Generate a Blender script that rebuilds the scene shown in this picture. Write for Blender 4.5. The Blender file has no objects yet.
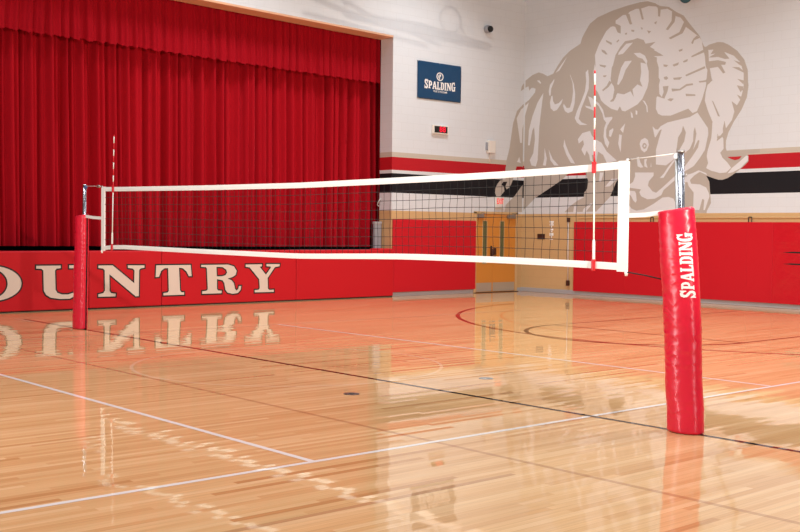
# A school gym with a volleyball net, a curtained stage and a painted ram on the wall
LAMP, SOFT, STROBE, AMBIENT, EXPO = 207.0, 290.0, 6000.0, 0.26, -0.17
LAMPCOL, AMBCOL = (0.93, 0.98, 1.0), (0.90, 0.96, 1.0, 1)
MURAL = [
 ('A',1,'T',[(14.358,5.448),(14.169,5.34),(14.215,5.477),(14.359,5.64),(14.348,2.143),(14.339,2.12),(13.606,2.105),(13.65,2.298),(13.985,2.538),(14.346,2.901),(14.35,2.943),(14.351,3.311),(14.237,3.341),(14.065,3.333),(13.641,3.418),(13.772,3.808),(13.89,4.462),(14.038,4.805),(14.25,4.981),(14.357,5.047)]),
 ('B',1,'T',[(-9.297,5.438),(-9.296,5.629),(-9.296,5.63),(-9.054,5.755),(-8.836,5.799),(-8.683,5.751),(-8.53,5.67),(-8.339,5.716),(-8.186,5.911),(-8.014,6.094),(-7.785,6.247),(-7.445,6.385),(-7.391,6.533),(-7.266,6.709),(-7.15,6.85),(-6.915,6.974),(-6.452,7.078),(-6.0,7.135),(-5.632,7.162),(-5.414,7.153),(-5.197,7.076),(-5.053,6.987),(-4.806,6.93),(-4.595,6.783),(-4.387,6.667),(-4.247,6.489),(-3.948,6.143),(-3.826,5.889),(-3.78,5.871),(-3.689,5.912),(-3.463,5.944),(-3.327,5.92),(-3.192,5.852),(-2.968,5.69),(-2.788,5.476),(-2.696,5.234),(-2.681,4.962),(-2.667,4.9),(-2.703,4.633),(-2.827,4.372),(-3.018,4.113),(-3.145,3.886),(-3.207,3.693),(-3.204,3.535),(-3.18,3.463),(-2.355,3.474),(-2.352,3.386),(-2.695,3.386),(-2.632,3.339),(-2.629,3.214),(-2.714,3.134),(-2.836,3.042),(-3.021,2.922),(-3.146,2.856),(-3.273,2.822),(-3.37,2.825),(-3.467,2.851),(-3.698,2.928),(-3.698,2.928),(-3.612,2.783),(-3.591,2.569),(-3.558,2.3),(-3.659,2.13),(-3.671,2.073),(-5.873,2.07),(-5.863,2.571),(-5.916,2.645),(-6.163,2.92),(-6.245,2.852),(-6.429,2.485),(-6.657,2.286),(-6.85,2.125),(-7.885,2.111),(-7.701,2.264),(-7.458,2.406),(-7.257,2.482),(-7.239,2.609),(-7.149,2.702),(-7.125,2.906),(-7.189,3.082),(-7.271,3.154),(-7.699,3.162),(-7.883,3.023),(-8.048,2.915),(-8.9,2.491),(-9.294,2.179),(-9.307,2.142),(-9.304,2.94),(-9.29,3.098),(-9.28,3.298),(-9.303,3.307),(-9.298,5.038),(-9.165,5.104),(-8.957,5.284),(-8.937,5.381),(-9.025,5.416),(-9.092,5.412),(-9.157,5.351),(-9.19,5.47),(-9.292,5.44)]),
 ('A',1,'T',[(13.697,3.52),(13.63,3.286),(13.609,3.12),(13.636,2.99),(13.422,2.932),(13.329,2.847),(13.26,2.746),(13.239,2.615),(13.298,2.492),(13.44,2.523),(13.595,2.659),(13.568,2.79),(13.472,2.819),(13.542,2.904),(13.7,2.916),(13.63,2.792),(13.675,2.711),(13.785,2.764),(13.879,2.9),(13.972,3.103),(14.051,3.322),(14.061,3.539)]),
 ('B',2,'W',[(-7.869,6.114),(-8.069,5.921),(-8.254,5.732),(-8.125,5.782),(-7.999,5.936)]),
 ('B',2,'W',[(-8.897,5.591),(-8.81,5.593),(-8.743,5.511),(-8.777,5.498)]),
 ('B',2,'W',[(-8.294,5.582),(-8.44,5.434),(-8.479,5.275),(-8.455,5.159),(-8.413,5.156),(-8.395,5.333),(-8.293,5.534)]),
 ('B',2,'W',[(-8.391,5.137),(-8.43,4.978),(-8.406,4.83),(-8.297,4.741),(-8.192,4.765),(-8.048,4.915),(-7.996,5.04),(-8.132,4.938),(-8.259,4.916),(-8.324,5.002),(-8.348,5.15)]),
 ('B',2,'W',[(-7.785,5.654),(-7.685,5.428),(-7.66,5.203),(-7.696,4.951),(-7.754,4.796),(-7.858,4.788),(-7.964,4.909),(-7.984,4.846),(-7.918,4.712),(-7.813,4.657),(-7.67,4.694),(-7.604,4.88),(-7.589,5.133),(-7.644,5.392),(-7.751,5.61)]),
 ('B',2,'W',[(-7.185,5.711),(-7.264,5.64),(-7.239,5.417),(-7.274,5.169),(-7.389,4.926),(-7.526,4.683),(-7.592,4.513),(-7.52,4.397),(-7.417,4.327),(-7.175,4.317),(-7.358,4.386),(-7.461,4.488),(-7.385,4.736),(-7.25,5.009),(-7.155,5.221),(-7.152,5.472)]),
 ('A',2,'W',[(14.357,4.97),(14.194,4.857),(14.028,4.612),(14.103,4.292),(14.179,3.971),(14.248,3.966),(14.261,4.35),(14.356,4.683)]),
 ('B',2,'W',[(-9.168,5.038),(-9.298,4.961),(-9.299,4.675),(-9.287,4.721)]),
 ('B',2,'W',[(-8.663,5.249),(-8.859,5.013),(-9.036,4.657),(-9.153,4.294),(-9.176,3.9),(-9.114,3.896),(-9.029,4.286),(-8.969,4.375),(-8.931,4.049),(-8.986,3.681),(-9.106,3.501),(-9.041,3.359),(-8.886,3.326),(-8.828,3.49),(-8.806,3.904),(-8.785,4.363),(-8.732,4.773)]),
 ('A',2,'W',[(14.153,3.597),(14.067,3.453),(14.212,3.436)]),
 ('B',2,'W',[(-8.591,3.81),(-8.597,3.526),(-8.642,3.353),(-8.539,3.331),(-8.506,3.522)]),
 ('B',2,'W',[(-8.451,3.758),(-8.385,3.472),(-8.251,3.33),(-8.103,3.324),(-8.314,3.514)]),
 ('B',2,'W',[(-7.923,3.993),(-7.954,3.815),(-7.845,3.584),(-7.695,3.376),(-7.551,3.348),(-7.758,3.625),(-7.879,3.856)]),
 ('B',2,'W',[(-7.088,4.158),(-7.34,4.116),(-7.478,3.969),(-7.448,3.856),(-7.308,3.937),(-7.277,3.825),(-7.359,3.696),(-7.243,3.535),(-7.189,3.666),(-7.103,3.551),(-7.072,3.418),(-6.987,3.37),(-7.019,3.548),(-6.936,3.544),(-6.877,3.366),(-6.827,3.627),(-6.661,3.532),(-6.547,3.331),(-6.237,3.375),(-6.554,3.614),(-6.722,3.84),(-6.916,3.938),(-7.029,4.032)]),
 ('B',2,'W',[(-7.171,5.034),(-7.07,4.994),(-6.969,4.923),(-6.83,4.834),(-6.689,4.652),(-6.626,4.461),(-6.414,4.462),(-6.394,4.43),(-6.488,4.328),(-6.525,4.269),(-6.664,4.417),(-6.706,4.56),(-6.828,4.756),(-6.956,4.86),(-6.923,4.623),(-7.024,4.677),(-7.225,4.755),(-7.266,4.806),(-7.065,4.759)]),
 ('B',2,'W',[(-6.625,4.415),(-6.395,4.46),(-6.413,4.4),(-6.526,4.3),(-6.581,4.148),(-6.577,3.978),(-6.477,3.833),(-6.525,3.696),(-6.612,3.809),(-6.663,3.998),(-6.641,4.214),(-6.567,4.38)]),
 ('B',2,'W',[(-6.37,4.182),(-6.484,4.127),(-6.492,3.988),(-6.43,3.969),(-6.357,4.135)]),
 ('B',2,'W',[(-6.004,4.28),(-6.152,4.137),(-6.063,4.04)]),
 ('B',2,'W',[(-6.176,4.016),(-6.205,3.788),(-6.128,3.569),(-6.1,3.996)]),
 ('B',2,'W',[(-5.85,4.558),(-5.828,4.405),(-5.772,4.392),(-5.793,4.494)]),
 ('B',2,'W',[(-5.702,4.578),(-5.7,4.472),(-5.652,4.459),(-5.646,4.543)]),
 ('B',2,'W',[(-5.506,4.803),(-5.393,4.644),(-5.372,4.493),(-5.343,4.506),(-5.357,4.641),(-5.432,4.767)]),
 ('B',2,'W',[(-6.947,5.733),(-6.974,6.048),(-6.842,6.312),(-6.634,6.596),(-6.501,6.686),(-6.425,6.691),(-6.348,6.666),(-6.351,6.819),(-6.127,6.925),(-5.995,6.913),(-5.941,6.975),(-5.738,7.021),(-5.61,7.003),(-5.375,7.034),(-5.159,6.991),(-5.069,6.901),(-4.84,6.891),(-4.699,6.807),(-4.592,6.681),(-4.471,6.635),(-4.377,6.521),(-4.364,6.433),(-3.947,6.115),(-3.885,6.015),(-3.848,5.831),(-3.798,5.666),(-3.769,5.424),(-3.721,5.339),(-3.74,5.142),(-3.758,4.944),(-3.759,4.962),(-3.844,4.689),(-3.978,4.419),(-4.094,4.387),(-4.214,4.497),(-4.451,4.434),(-4.692,4.369),(-4.937,4.387),(-5.048,4.439),(-5.115,4.563),(-5.103,4.829),(-5.075,4.856),(-4.932,4.8),(-5.023,4.911),(-5.039,5.12),(-5.013,5.236),(-5.05,5.298),(-5.055,5.535),(-5.112,5.689),(-5.111,5.66),(-5.114,5.778),(-5.204,5.818),(-4.885,5.797),(-4.867,5.766),(-5.207,5.967),(-4.943,6.039),(-4.96,5.997),(-5.154,5.961),(-5.317,6.054),(-5.158,6.154),(-5.445,6.144),(-5.502,6.24),(-5.686,6.308),(-5.814,6.285),(-6.056,6.278),(-6.204,6.144),(-6.333,5.975),(-6.404,5.738),(-6.441,5.68),(-6.473,5.406),(-6.452,5.312),(-6.373,5.212),(-6.332,5.055),(-6.347,4.903),(-6.255,5.033),(-6.065,4.986),(-5.861,5.044),(-5.765,4.9),(-5.806,5.085),(-5.661,5.192),(-5.513,5.119),(-5.589,5.276),(-5.557,5.468),(-5.581,5.71),(-5.416,5.663),(-5.528,5.795),(-5.657,5.839),(-5.788,5.959),(-5.604,5.947),(-5.457,5.861),(-5.381,5.719),(-5.398,5.661),(-5.34,5.476),(-5.334,5.237),(-5.367,5.09),(-5.507,4.833),(-5.65,4.709),(-5.87,4.621),(-6.018,4.565),(-6.113,4.593),(-6.172,4.705),(-6.245,4.603),(-6.438,4.664),(-6.634,4.787),(-6.753,4.89),(-6.855,5.101),(-6.956,5.203),(-6.991,5.363),(-7.012,5.615),(-6.977,5.83)]),
 ('B',2,'W',[(-5.813,6.218),(-6.017,6.213),(-6.239,6.026),(-6.256,5.967),(-6.106,5.98),(-5.977,6.087)]),
 ('B',2,'W',[(-5.84,5.784),(-6.045,5.791),(-6.155,5.65),(-6.226,5.444),(-6.271,5.249),(-6.221,5.235),(-6.111,5.371),(-6.022,5.576),(-5.912,5.701)]),
 ('B',2,'W',[(-3.709,5.795),(-3.572,5.787),(-3.647,5.689),(-3.277,5.694),(-3.053,5.59),(-2.874,5.415),(-2.794,5.167),(-2.787,4.856),(-2.795,4.835),(-2.855,4.607),(-2.981,4.423),(-3.063,4.155),(-3.236,3.951),(-3.433,3.745),(-3.485,4.006),(-3.604,4.232),(-3.7,4.438),(-3.774,4.644),(-3.756,4.842),(-3.713,4.997),(-3.66,5.055),(-3.602,5.109),(-3.653,5.332),(-3.689,5.535)]),
 ('B',3,'T',[(-6.418,6.785),(-6.192,6.669),(-6.188,6.481),(-6.284,6.523)]),
 ('B',3,'T',[(-6.04,6.916),(-5.962,6.935),(-5.847,6.665),(-5.92,6.667)]),
 ('B',3,'T',[(-6.641,6.383),(-6.45,6.286),(-6.465,6.237),(-6.624,6.329)]),
 ('B',3,'T',[(-6.772,6.165),(-6.662,6.117),(-6.579,6.021),(-6.633,6.019),(-6.755,6.106)]),
 ('B',3,'T',[(-6.83,5.798),(-6.611,5.744),(-6.653,5.697),(-6.807,5.752)]),
 ('B',3,'T',[(-6.714,5.508),(-6.595,5.505),(-6.637,5.461),(-6.692,5.471)]),
 ('B',3,'T',[(-6.317,6.3),(-6.249,6.348),(-6.227,6.323),(-6.29,6.271)]),
 ('B',3,'T',[(-6.062,6.473),(-5.994,6.482),(-6.003,6.436),(-6.05,6.438)]),
 ('B',3,'T',[(-5.875,6.534),(-5.781,6.513),(-5.791,6.472),(-5.864,6.49)]),
 ('B',3,'T',[(-6.011,6.933),(-5.932,6.922),(-5.859,6.667),(-5.911,6.666)]),
 ('B',3,'T',[(-5.661,7.031),(-5.599,7.022),(-5.511,6.738),(-5.567,6.733)]),
 ('B',3,'T',[(-5.115,6.973),(-5.025,6.959),(-5.045,6.735),(-5.1,6.751)]),
 ('B',3,'T',[(-4.709,6.824),(-4.6,6.735),(-4.635,6.556),(-4.811,6.387),(-4.875,6.412),(-4.718,6.588)]),
 ('B',3,'T',[(-4.375,6.521),(-4.288,6.449),(-4.407,6.262),(-4.733,6.164),(-4.792,6.2),(-4.494,6.301)]),
 ('B',3,'T',[(-4.018,6.16),(-3.933,6.101),(-4.086,6.06),(-4.126,5.977),(-4.169,6.006),(-4.11,6.103)]),
 ('B',3,'T',[(-4.509,5.884),(-4.399,5.904),(-4.407,5.856),(-4.484,5.841)]),
 ('B',3,'T',[(-4.158,5.706),(-3.816,5.82),(-3.805,5.755),(-4.147,5.673)]),
 ('B',3,'T',[(-4.383,5.61),(-4.251,5.652),(-4.259,5.597),(-4.358,5.575)]),
 ('B',3,'T',[(-4.67,5.559),(-4.488,5.597),(-4.515,5.535),(-4.63,5.514)]),
 ('B',3,'T',[(-4.925,5.595),(-4.787,5.564),(-4.835,5.524),(-4.914,5.544)]),
 ('B',3,'T',[(-4.309,5.286),(-3.793,5.434),(-3.778,5.385),(-4.289,5.248)]),
 ('B',3,'T',[(-4.644,5.25),(-4.393,5.246),(-4.459,5.191),(-4.623,5.203)]),
 ('B',3,'T',[(-4.909,5.296),(-4.82,5.304),(-4.78,5.255),(-4.828,5.222),(-4.887,5.236)]),
 ('B',3,'T',[(-3.947,5.106),(-3.762,5.112),(-3.709,5.179),(-3.579,5.099),(-3.691,5.01),(-3.761,5.072),(-3.923,5.071)]),
 ('B',3,'T',[(-4.682,5.003),(-4.464,4.976),(-4.275,5.072),(-4.105,5.072),(-4.095,5.031),(-4.264,5.023),(-4.439,4.941),(-4.666,4.932)]),
 ('B',3,'T',[(-4.294,4.848),(-4.033,4.81),(-4.023,4.777),(-4.278,4.79)]),
 ('B',3,'T',[(-4.798,4.748),(-4.725,4.779),(-4.613,4.761),(-4.689,4.702)]),
 ('B',3,'T',[(-4.928,5.076),(-4.766,5.074),(-4.793,4.953),(-4.877,4.783),(-4.957,4.815),(-4.9,4.942)]),
 ('B',3,'T',[(-5.211,6.613),(-5.127,6.644),(-5.155,6.565)]),
 ('B',3,'T',[(-5.409,6.457),(-5.292,6.425),(-5.356,6.371)]),
 ('B',3,'T',[(-5.599,6.561),(-5.532,6.531),(-5.557,6.484)]),
 ('B',3,'T',[(-6.511,5.364),(-6.433,5.31),(-6.527,5.211),(-6.699,5.118),(-6.727,5.152),(-6.585,5.247)]),
 ('B',3,'T',[(-6.352,5.118),(-6.291,4.96),(-6.365,4.843),(-6.461,4.835),(-6.473,4.858),(-6.397,4.907)]),
 ('B',3,'T',[(-3.691,5.622),(-3.457,5.719),(-3.314,5.718),(-3.158,5.536),(-3.274,5.541),(-3.455,5.608),(-3.591,5.611)]),
 ('B',3,'T',[(-3.722,5.371),(-3.735,5.532),(-3.453,5.533),(-3.245,5.471),(-3.262,5.41),(-3.369,5.421),(-3.258,5.237),(-3.311,5.218),(-3.449,5.382)]),
 ('B',3,'T',[(-3.051,5.489),(-2.852,5.413),(-2.828,5.325),(-2.917,5.381)]),
 ('B',3,'T',[(-3.091,5.341),(-2.915,5.319),(-2.773,5.203),(-2.799,5.19),(-2.914,5.249)]),
 ('B',3,'T',[(-2.953,5.066),(-2.786,5.011),(-2.793,4.926)]),
 ('B',3,'T',[(-2.958,4.918),(-2.783,4.875),(-2.858,4.754)]),
 ('B',3,'T',[(-2.913,4.869),(-2.764,4.824),(-2.798,4.781)]),
 ('B',3,'T',[(-2.953,4.717),(-2.803,4.634),(-2.854,4.576)]),
 ('B',3,'T',[(-3.082,4.579),(-2.93,4.466),(-2.996,4.315)]),
 ('B',3,'T',[(-3.591,4.636),(-3.549,4.605),(-3.369,4.255),(-3.423,4.267)]),
 ('B',3,'T',[(-3.832,4.56),(-3.795,4.533),(-3.595,4.231),(-3.631,4.21)]),
 ('B',3,'T',[(-3.485,4.026),(-3.412,3.803),(-3.302,3.927),(-3.25,4.156),(-3.21,3.969),(-3.41,3.736),(-3.449,3.825)]),
 ('B',2,'W',[(-5.202,4.153),(-5.111,4.073),(-5.043,4.065),(-4.96,4.143),(-4.779,4.214),(-4.571,4.244),(-4.163,4.3),(-3.964,4.389),(-3.786,4.159),(-3.677,4.015),(-3.661,3.877),(-3.744,3.516),(-3.873,3.339),(-4.029,3.161),(-4.296,3.031),(-4.463,3.153),(-4.524,3.39),(-4.632,3.301),(-4.798,3.201),(-5.081,3.235),(-5.089,3.581),(-5.0,3.873),(-4.933,4.062),(-4.986,4.05),(-5.107,3.879),(-5.132,3.895)]),
 ('B',2,'W',[(-5.563,3.754),(-5.528,3.843),(-5.413,3.89),(-5.321,3.831),(-5.293,3.71),(-5.351,3.578),(-5.423,3.537),(-5.516,3.607)]),
 ('B',3,'T',[(-5.492,3.69),(-5.464,3.755),(-5.41,3.77),(-5.354,3.713),(-5.371,3.639),(-5.436,3.621)]),
 ('B',4,'W',[(-5.452,3.688),(-5.416,3.732),(-5.387,3.7),(-5.407,3.662)]),
 ('B',3,'T',[(-4.345,4.112),(-4.263,3.947),(-4.302,3.747),(-4.451,3.521),(-4.526,3.481),(-4.496,3.669),(-4.475,3.843),(-4.376,3.983)]),
 ('B',3,'T',[(-4.023,4.063),(-3.979,3.902),(-4.014,3.702),(-4.061,3.532),(-3.932,3.755),(-3.892,3.739),(-3.928,3.583),(-4.074,3.388),(-4.272,3.164),(-4.633,3.163),(-4.566,3.263),(-4.346,3.429),(-4.146,3.565),(-4.065,3.734),(-4.054,3.964)]),
 ('B',3,'T',[(-3.56,4.019),(-3.496,4.057),(-3.411,3.868),(-3.439,3.7),(-3.488,3.717),(-3.486,3.901)]),
 ('B',3,'T',[(-3.597,3.524),(-3.467,3.543),(-3.457,3.497),(-3.58,3.483)]),
 ('B',3,'T',[(-3.674,3.325),(-3.414,3.342),(-3.397,3.279),(-3.673,3.265)]),
 ('B',2,'W',[(-4.5,3.392),(-4.618,3.294),(-4.771,3.123),(-4.856,3.008),(-4.967,2.908),(-4.854,2.913),(-4.701,3.121),(-4.482,3.376)]),
 ('B',2,'W',[(-5.647,3.432),(-5.609,3.213),(-5.524,3.174),(-5.44,3.183),(-5.527,3.301),(-5.578,3.438)]),
 ('B',2,'W',[(-5.419,3.371),(-5.415,3.206),(-5.317,3.163),(-5.363,3.294),(-5.336,3.383)]),
 ('B',2,'W',[(-5.219,3.303),(-5.234,3.184),(-5.209,3.183)]),
 ('B',2,'W',[(-5.687,3.065),(-5.141,3.047),(-5.14,2.972),(-5.273,2.841),(-5.296,2.737),(-5.167,2.6),(-5.059,2.562),(-4.884,2.683),(-4.473,2.996),(-4.471,2.893),(-4.848,2.623),(-4.908,2.506),(-5.091,2.419),(-5.307,2.407),(-5.49,2.485),(-5.547,2.577),(-5.501,2.651),(-5.864,2.699),(-5.866,2.766),(-5.737,2.839),(-5.678,2.973)]),
 ('B',2,'W',[(-5.861,2.552),(-5.785,2.49),(-5.728,2.398),(-5.652,2.33),(-5.616,2.381),(-5.639,2.548),(-5.677,2.61),(-5.826,2.628)]),
 ('B',2,'W',[(-5.855,2.278),(-5.76,2.186),(-5.629,2.139),(-5.41,2.168),(-5.124,2.3),(-4.879,2.446),(-4.704,2.458),(-4.563,2.412),(-4.509,2.308),(-4.503,2.059),(-5.85,2.058)]),
 ('B',2,'W',[(-4.267,2.946),(-4.065,2.997),(-3.899,3.058),(-3.699,2.986),(-3.672,2.936),(-3.865,3.02),(-3.997,2.952),(-4.129,2.84),(-4.093,2.752),(-3.858,2.732),(-3.691,2.657),(-3.623,2.541),(-3.598,2.455),(-3.712,2.141),(-3.752,2.142),(-3.734,2.371),(-3.784,2.4),(-3.861,2.142),(-4.028,2.144),(-4.021,2.548),(-4.159,2.696),(-4.195,2.798),(-4.263,2.786)]),
 ('B',2,'W',[(-3.563,4.133),(-3.573,3.906),(-3.586,3.765),(-3.678,3.485),(-3.692,3.371),(-3.655,3.213),(-3.702,3.1),(-3.569,3.033),(-3.341,2.974),(-3.181,2.983),(-3.057,3.086),(-3.155,3.207),(-3.285,3.325),(-3.342,3.435),(-3.258,3.521),(-3.27,3.747),(-3.296,3.791),(-3.439,3.7),(-3.427,3.869),(-3.361,3.809),(-3.283,3.889),(-3.296,4.059),(-3.369,4.148)]),
 ('B',2,'W',[(-3.041,3.077),(-2.84,3.223),(-2.688,3.341),(-2.635,3.331),(-2.642,3.229),(-2.821,3.069),(-3.007,2.983),(-3.149,2.96)]),
 ('B',3,'R',[(-3.158,3.331),(-2.796,3.332),(-2.866,3.268),(-2.966,3.253),(-3.061,3.282)]),
 ('B',2,'W',[(-7.557,2.279),(-7.594,2.097),(-7.459,2.096),(-7.496,2.294)]),
 ('B',2,'W',[(-7.013,2.337),(-7.25,2.197),(-7.289,2.108),(-7.188,2.108),(-6.973,2.321)]),
 ('B',2,'W',[(-6.753,3.099),(-6.779,2.866),(-6.709,2.864),(-6.636,3.095)]),
 ('B',2,'W',[(-6.381,2.933),(-6.589,2.736),(-6.434,2.748),(-6.209,2.928)]),
]
STAGE_LETTERS = {
 'N': [[(2.074,0.847),(2.373,0.847),(2.838,0.486),(2.842,0.738),(2.807,0.776),(2.701,0.791),(2.695,0.843),(3.06,0.838),(3.06,0.791),(2.981,0.779),(2.944,0.75),(2.938,0.225),(2.87,0.223),(2.304,0.673),(2.309,0.351),(2.339,0.304),(2.439,0.288),(2.435,0.237),(2.075,0.239),(2.075,0.288),(2.177,0.309),(2.212,0.354),(2.205,0.748),(2.176,0.785),(2.074,0.8)]],
 'T': [[(3.321,0.835),(4.113,0.835),(4.137,0.601),(4.07,0.602),(4.015,0.7),(3.927,0.769),(3.84,0.78),(3.868,0.317),(3.897,0.278),(3.962,0.272),(3.963,0.223),(3.487,0.223),(3.487,0.27),(3.583,0.281),(3.609,0.315),(3.591,0.778),(3.506,0.772),(3.432,0.719),(3.386,0.602),(3.31,0.598)]],
 'U': [[(0.834,0.858),(1.311,0.857),(1.311,0.807),(1.227,0.799),(1.199,0.764),(1.209,0.4),(1.246,0.342),(1.339,0.307),(1.451,0.304),(1.564,0.336),(1.621,0.406),(1.63,0.766),(1.592,0.799),(1.479,0.804),(1.479,0.858),(1.802,0.858),(1.802,0.809),(1.716,0.797),(1.687,0.765),(1.678,0.387),(1.621,0.28),(1.489,0.222),(1.302,0.223),(1.117,0.252),(1.025,0.308),(0.98,0.388),(0.97,0.768),(0.934,0.798),(0.834,0.805)]],
 'O': [[(0.554,0.534),(0.546,0.483),(0.525,0.433),(0.489,0.386),(0.44,0.344),(0.379,0.306),(0.309,0.275),(0.23,0.251),(0.145,0.234),(0.057,0.225),(-0.034,0.224),(-0.124,0.231),(-0.211,0.246),(-0.293,0.268),(-0.368,0.297),(-0.435,0.332),(-0.492,0.372),(-0.538,0.416),(-0.571,0.463),(-0.592,0.512),(-0.598,0.562),(-0.591,0.611),(-0.571,0.659),(-0.538,0.705),(-0.492,0.747),(-0.435,0.784),(-0.368,0.815),(-0.292,0.841),(-0.21,0.859),(-0.123,0.869),(-0.033,0.872),(0.057,0.867),(0.146,0.854),(0.231,0.833),(0.309,0.805),(0.38,0.771),(0.44,0.731),(0.489,0.686),(0.525,0.637),(0.546,0.586)],[(0.294,0.537),(0.29,0.494),(0.278,0.452),(0.258,0.413),(0.231,0.377),(0.197,0.345),(0.158,0.318),(0.114,0.297),(0.067,0.282),(0.017,0.274),(-0.034,0.272),(-0.084,0.277),(-0.133,0.288),(-0.18,0.306),(-0.223,0.33),(-0.261,0.359),(-0.293,0.392),(-0.319,0.429),(-0.338,0.469),(-0.35,0.51),(-0.354,0.552),(-0.35,0.595),(-0.338,0.636),(-0.319,0.674),(-0.293,0.71),(-0.26,0.742),(-0.222,0.769),(-0.179,0.79),(-0.133,0.806),(-0.084,0.815),(-0.033,0.818),(0.018,0.814),(0.067,0.803),(0.115,0.786),(0.158,0.762),(0.197,0.734),(0.231,0.7),(0.258,0.663),(0.278,0.623),(0.29,0.58)]],
 'R': [[(4.363,0.831),(5.019,0.83),(5.159,0.792),(5.23,0.695),(5.211,0.612),(5.133,0.565),(5.007,0.532),(5.105,0.494),(5.162,0.433),(5.191,0.312),(5.233,0.275),(5.275,0.31),(5.289,0.37),(5.346,0.368),(5.332,0.284),(5.262,0.219),(5.135,0.206),(5.009,0.234),(4.953,0.295),(4.924,0.438),(4.882,0.499),(4.744,0.526),(4.746,0.324),(4.774,0.288),(4.862,0.278),(4.857,0.226),(4.388,0.228),(4.388,0.282),(4.487,0.289),(4.522,0.318),(4.498,0.754),(4.471,0.783),(4.363,0.791)],[(4.729,0.786),(4.88,0.777),(4.969,0.723),(4.992,0.663),(4.951,0.605),(4.868,0.587),(4.739,0.585)]],
 'Y': [[(5.456,0.825),(5.875,0.827),(5.876,0.783),(5.817,0.771),(5.98,0.598),(6.111,0.755),(6.096,0.775),(5.993,0.781),(5.992,0.83),(6.343,0.826),(6.335,0.777),(6.215,0.759),(6.025,0.523),(6.036,0.29),(6.071,0.264),(6.19,0.266),(6.19,0.216),(5.691,0.221),(5.691,0.27),(5.792,0.277),(5.821,0.308),(5.805,0.503),(5.557,0.763),(5.456,0.776)]],
}
import bpy, bmesh, math, random
from mathutils import Vector, Matrix, noise
from mathutils.geometry import delaunay_2d_cdt

rnd = random.Random(7)
SC = bpy.context.scene
COL = SC.collection
PI = math.pi

# ------------------------------------------------------------------ helpers
def lin(c):
    def f(v):
        v = v / 255.0
        return v / 12.92 if v <= 0.04045 else ((v + 0.055) / 1.055) ** 2.4
    return (f(c[0]), f(c[1]), f(c[2]), 1.0)

def mat(name, rgb, rough=0.6, metal=0.0, spec=0.5, bump=0.0, bscale=40.0, coat=0.0, sheen=0.0, emit=None, estr=0.0):
    m = bpy.data.materials.new(name); m.use_nodes = True
    nt = m.node_tree; b = nt.nodes['Principled BSDF']
    b.inputs['Base Color'].default_value = lin(rgb)
    b.inputs['Roughness'].default_value = rough
    b.inputs['Metallic'].default_value = metal
    b.inputs['Specular IOR Level'].default_value = spec
    b.inputs['Coat Weight'].default_value = coat
    b.inputs['Sheen Weight'].default_value = sheen
    if sheen:
        b.inputs['Sheen Roughness'].default_value = 0.3
        b.inputs['Sheen Tint'].default_value = lin((255, 95, 100))
    if emit:
        b.inputs['Emission Color'].default_value = lin(emit)
        b.inputs['Emission Strength'].default_value = estr
    if bump:
        tc = nt.nodes.new('ShaderNodeTexCoord'); n = nt.nodes.new('ShaderNodeTexNoise')
        n.inputs['Scale'].default_value = bscale; n.inputs['Detail'].default_value = 4
        bp = nt.nodes.new('ShaderNodeBump'); bp.inputs['Strength'].default_value = bump
        bp.inputs['Distance'].default_value = 0.01
        nt.links.new(tc.outputs['Object'], n.inputs['Vector'])
        nt.links.new(n.outputs['Fac'], bp.inputs['Height'])
        nt.links.new(bp.outputs['Normal'], b.inputs['Normal'])
    return m

def obj(name, bm, mats, parent=None, smooth=False):
    me = bpy.data.meshes.new(name)
    bm.normal_update()
    bm.to_mesh(me); bm.free()
    for m in (mats if isinstance(mats, (list, tuple)) else [mats]):
        me.materials.append(m)
    if smooth:
        for p in me.polygons: p.use_smooth = True
    o = bpy.data.objects.new(name, me); COL.objects.link(o)
    if parent is not None:
        o.parent = parent
        o.matrix_parent_inverse = Matrix.Translation(-Vector(parent.location))
    return o

def thing(name, label, cat, loc=(0, 0, 0), group=None):
    o = bpy.data.objects.new(name, None); COL.objects.link(o)
    o.location = loc; o.empty_display_size = 0.1
    return tag(o, label, cat, group)

def tag(o, label, cat, group=None):
    o['label'] = label; o['category'] = cat
    if group: o['group'] = group
    return o

def struct(name, bm, m, parent=None, smooth=False):
    o = obj(name, bm, m, parent, smooth)
    if parent is None: o['kind'] = 'structure'
    return o

def box(bm, x0, x1, y0, y1, z0, z1, bev=0.0, seg=2, mi=0):
    r = bmesh.ops.create_cube(bm, size=1.0)
    vs = r['verts']
    for v in vs:
        v.co = Vector(((x0 + x1) / 2 + v.co.x * (x1 - x0), (y0 + y1) / 2 + v.co.y * (y1 - y0), (z0 + z1) / 2 + v.co.z * (z1 - z0)))
    fs = set(f for v in vs for f in v.link_faces)
    for f in fs: f.material_index = mi
    if bev:
        es = list(set(e for v in vs for e in v.link_edges))
        bmesh.ops.bevel(bm, geom=es, offset=bev, segments=seg, profile=0.5, affect='EDGES', clamp_overlap=True)
    return bm

def nbox(*a, **k):
    return box(bmesh.new(), *a, **k)

def tube(bm, pts, r, n=8, cap=True, mi=0):
    pts = [Vector(p) for p in pts]; rings = []
    rr = r if isinstance(r, (list, tuple)) else [r] * len(pts)
    up = None
    for i, p in enumerate(pts):
        a = pts[max(i - 1, 0)]; b = pts[min(i + 1, len(pts) - 1)]
        t = (b - a).normalized()
        if up is None:
            up = Vector((0, 0, 1)) if abs(t.z) < 0.9 else Vector((1, 0, 0))
        s = t.cross(up).normalized(); u = s.cross(t).normalized()
        up = u
        rings.append([bm.verts.new(p + (s * math.cos(2 * PI * k / n) + u * math.sin(2 * PI * k / n)) * rr[i]) for k in range(n)])
    for a, b in zip(rings, rings[1:]):
        for k in range(n):
            f = bm.faces.new((a[k], a[(k + 1) % n], b[(k + 1) % n], b[k])); f.material_index = mi; f.smooth = True
    if cap:
        bm.faces.new(rings[0][::-1]).material_index = mi; bm.faces.new(rings[-1]).material_index = mi
    return bm

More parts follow.
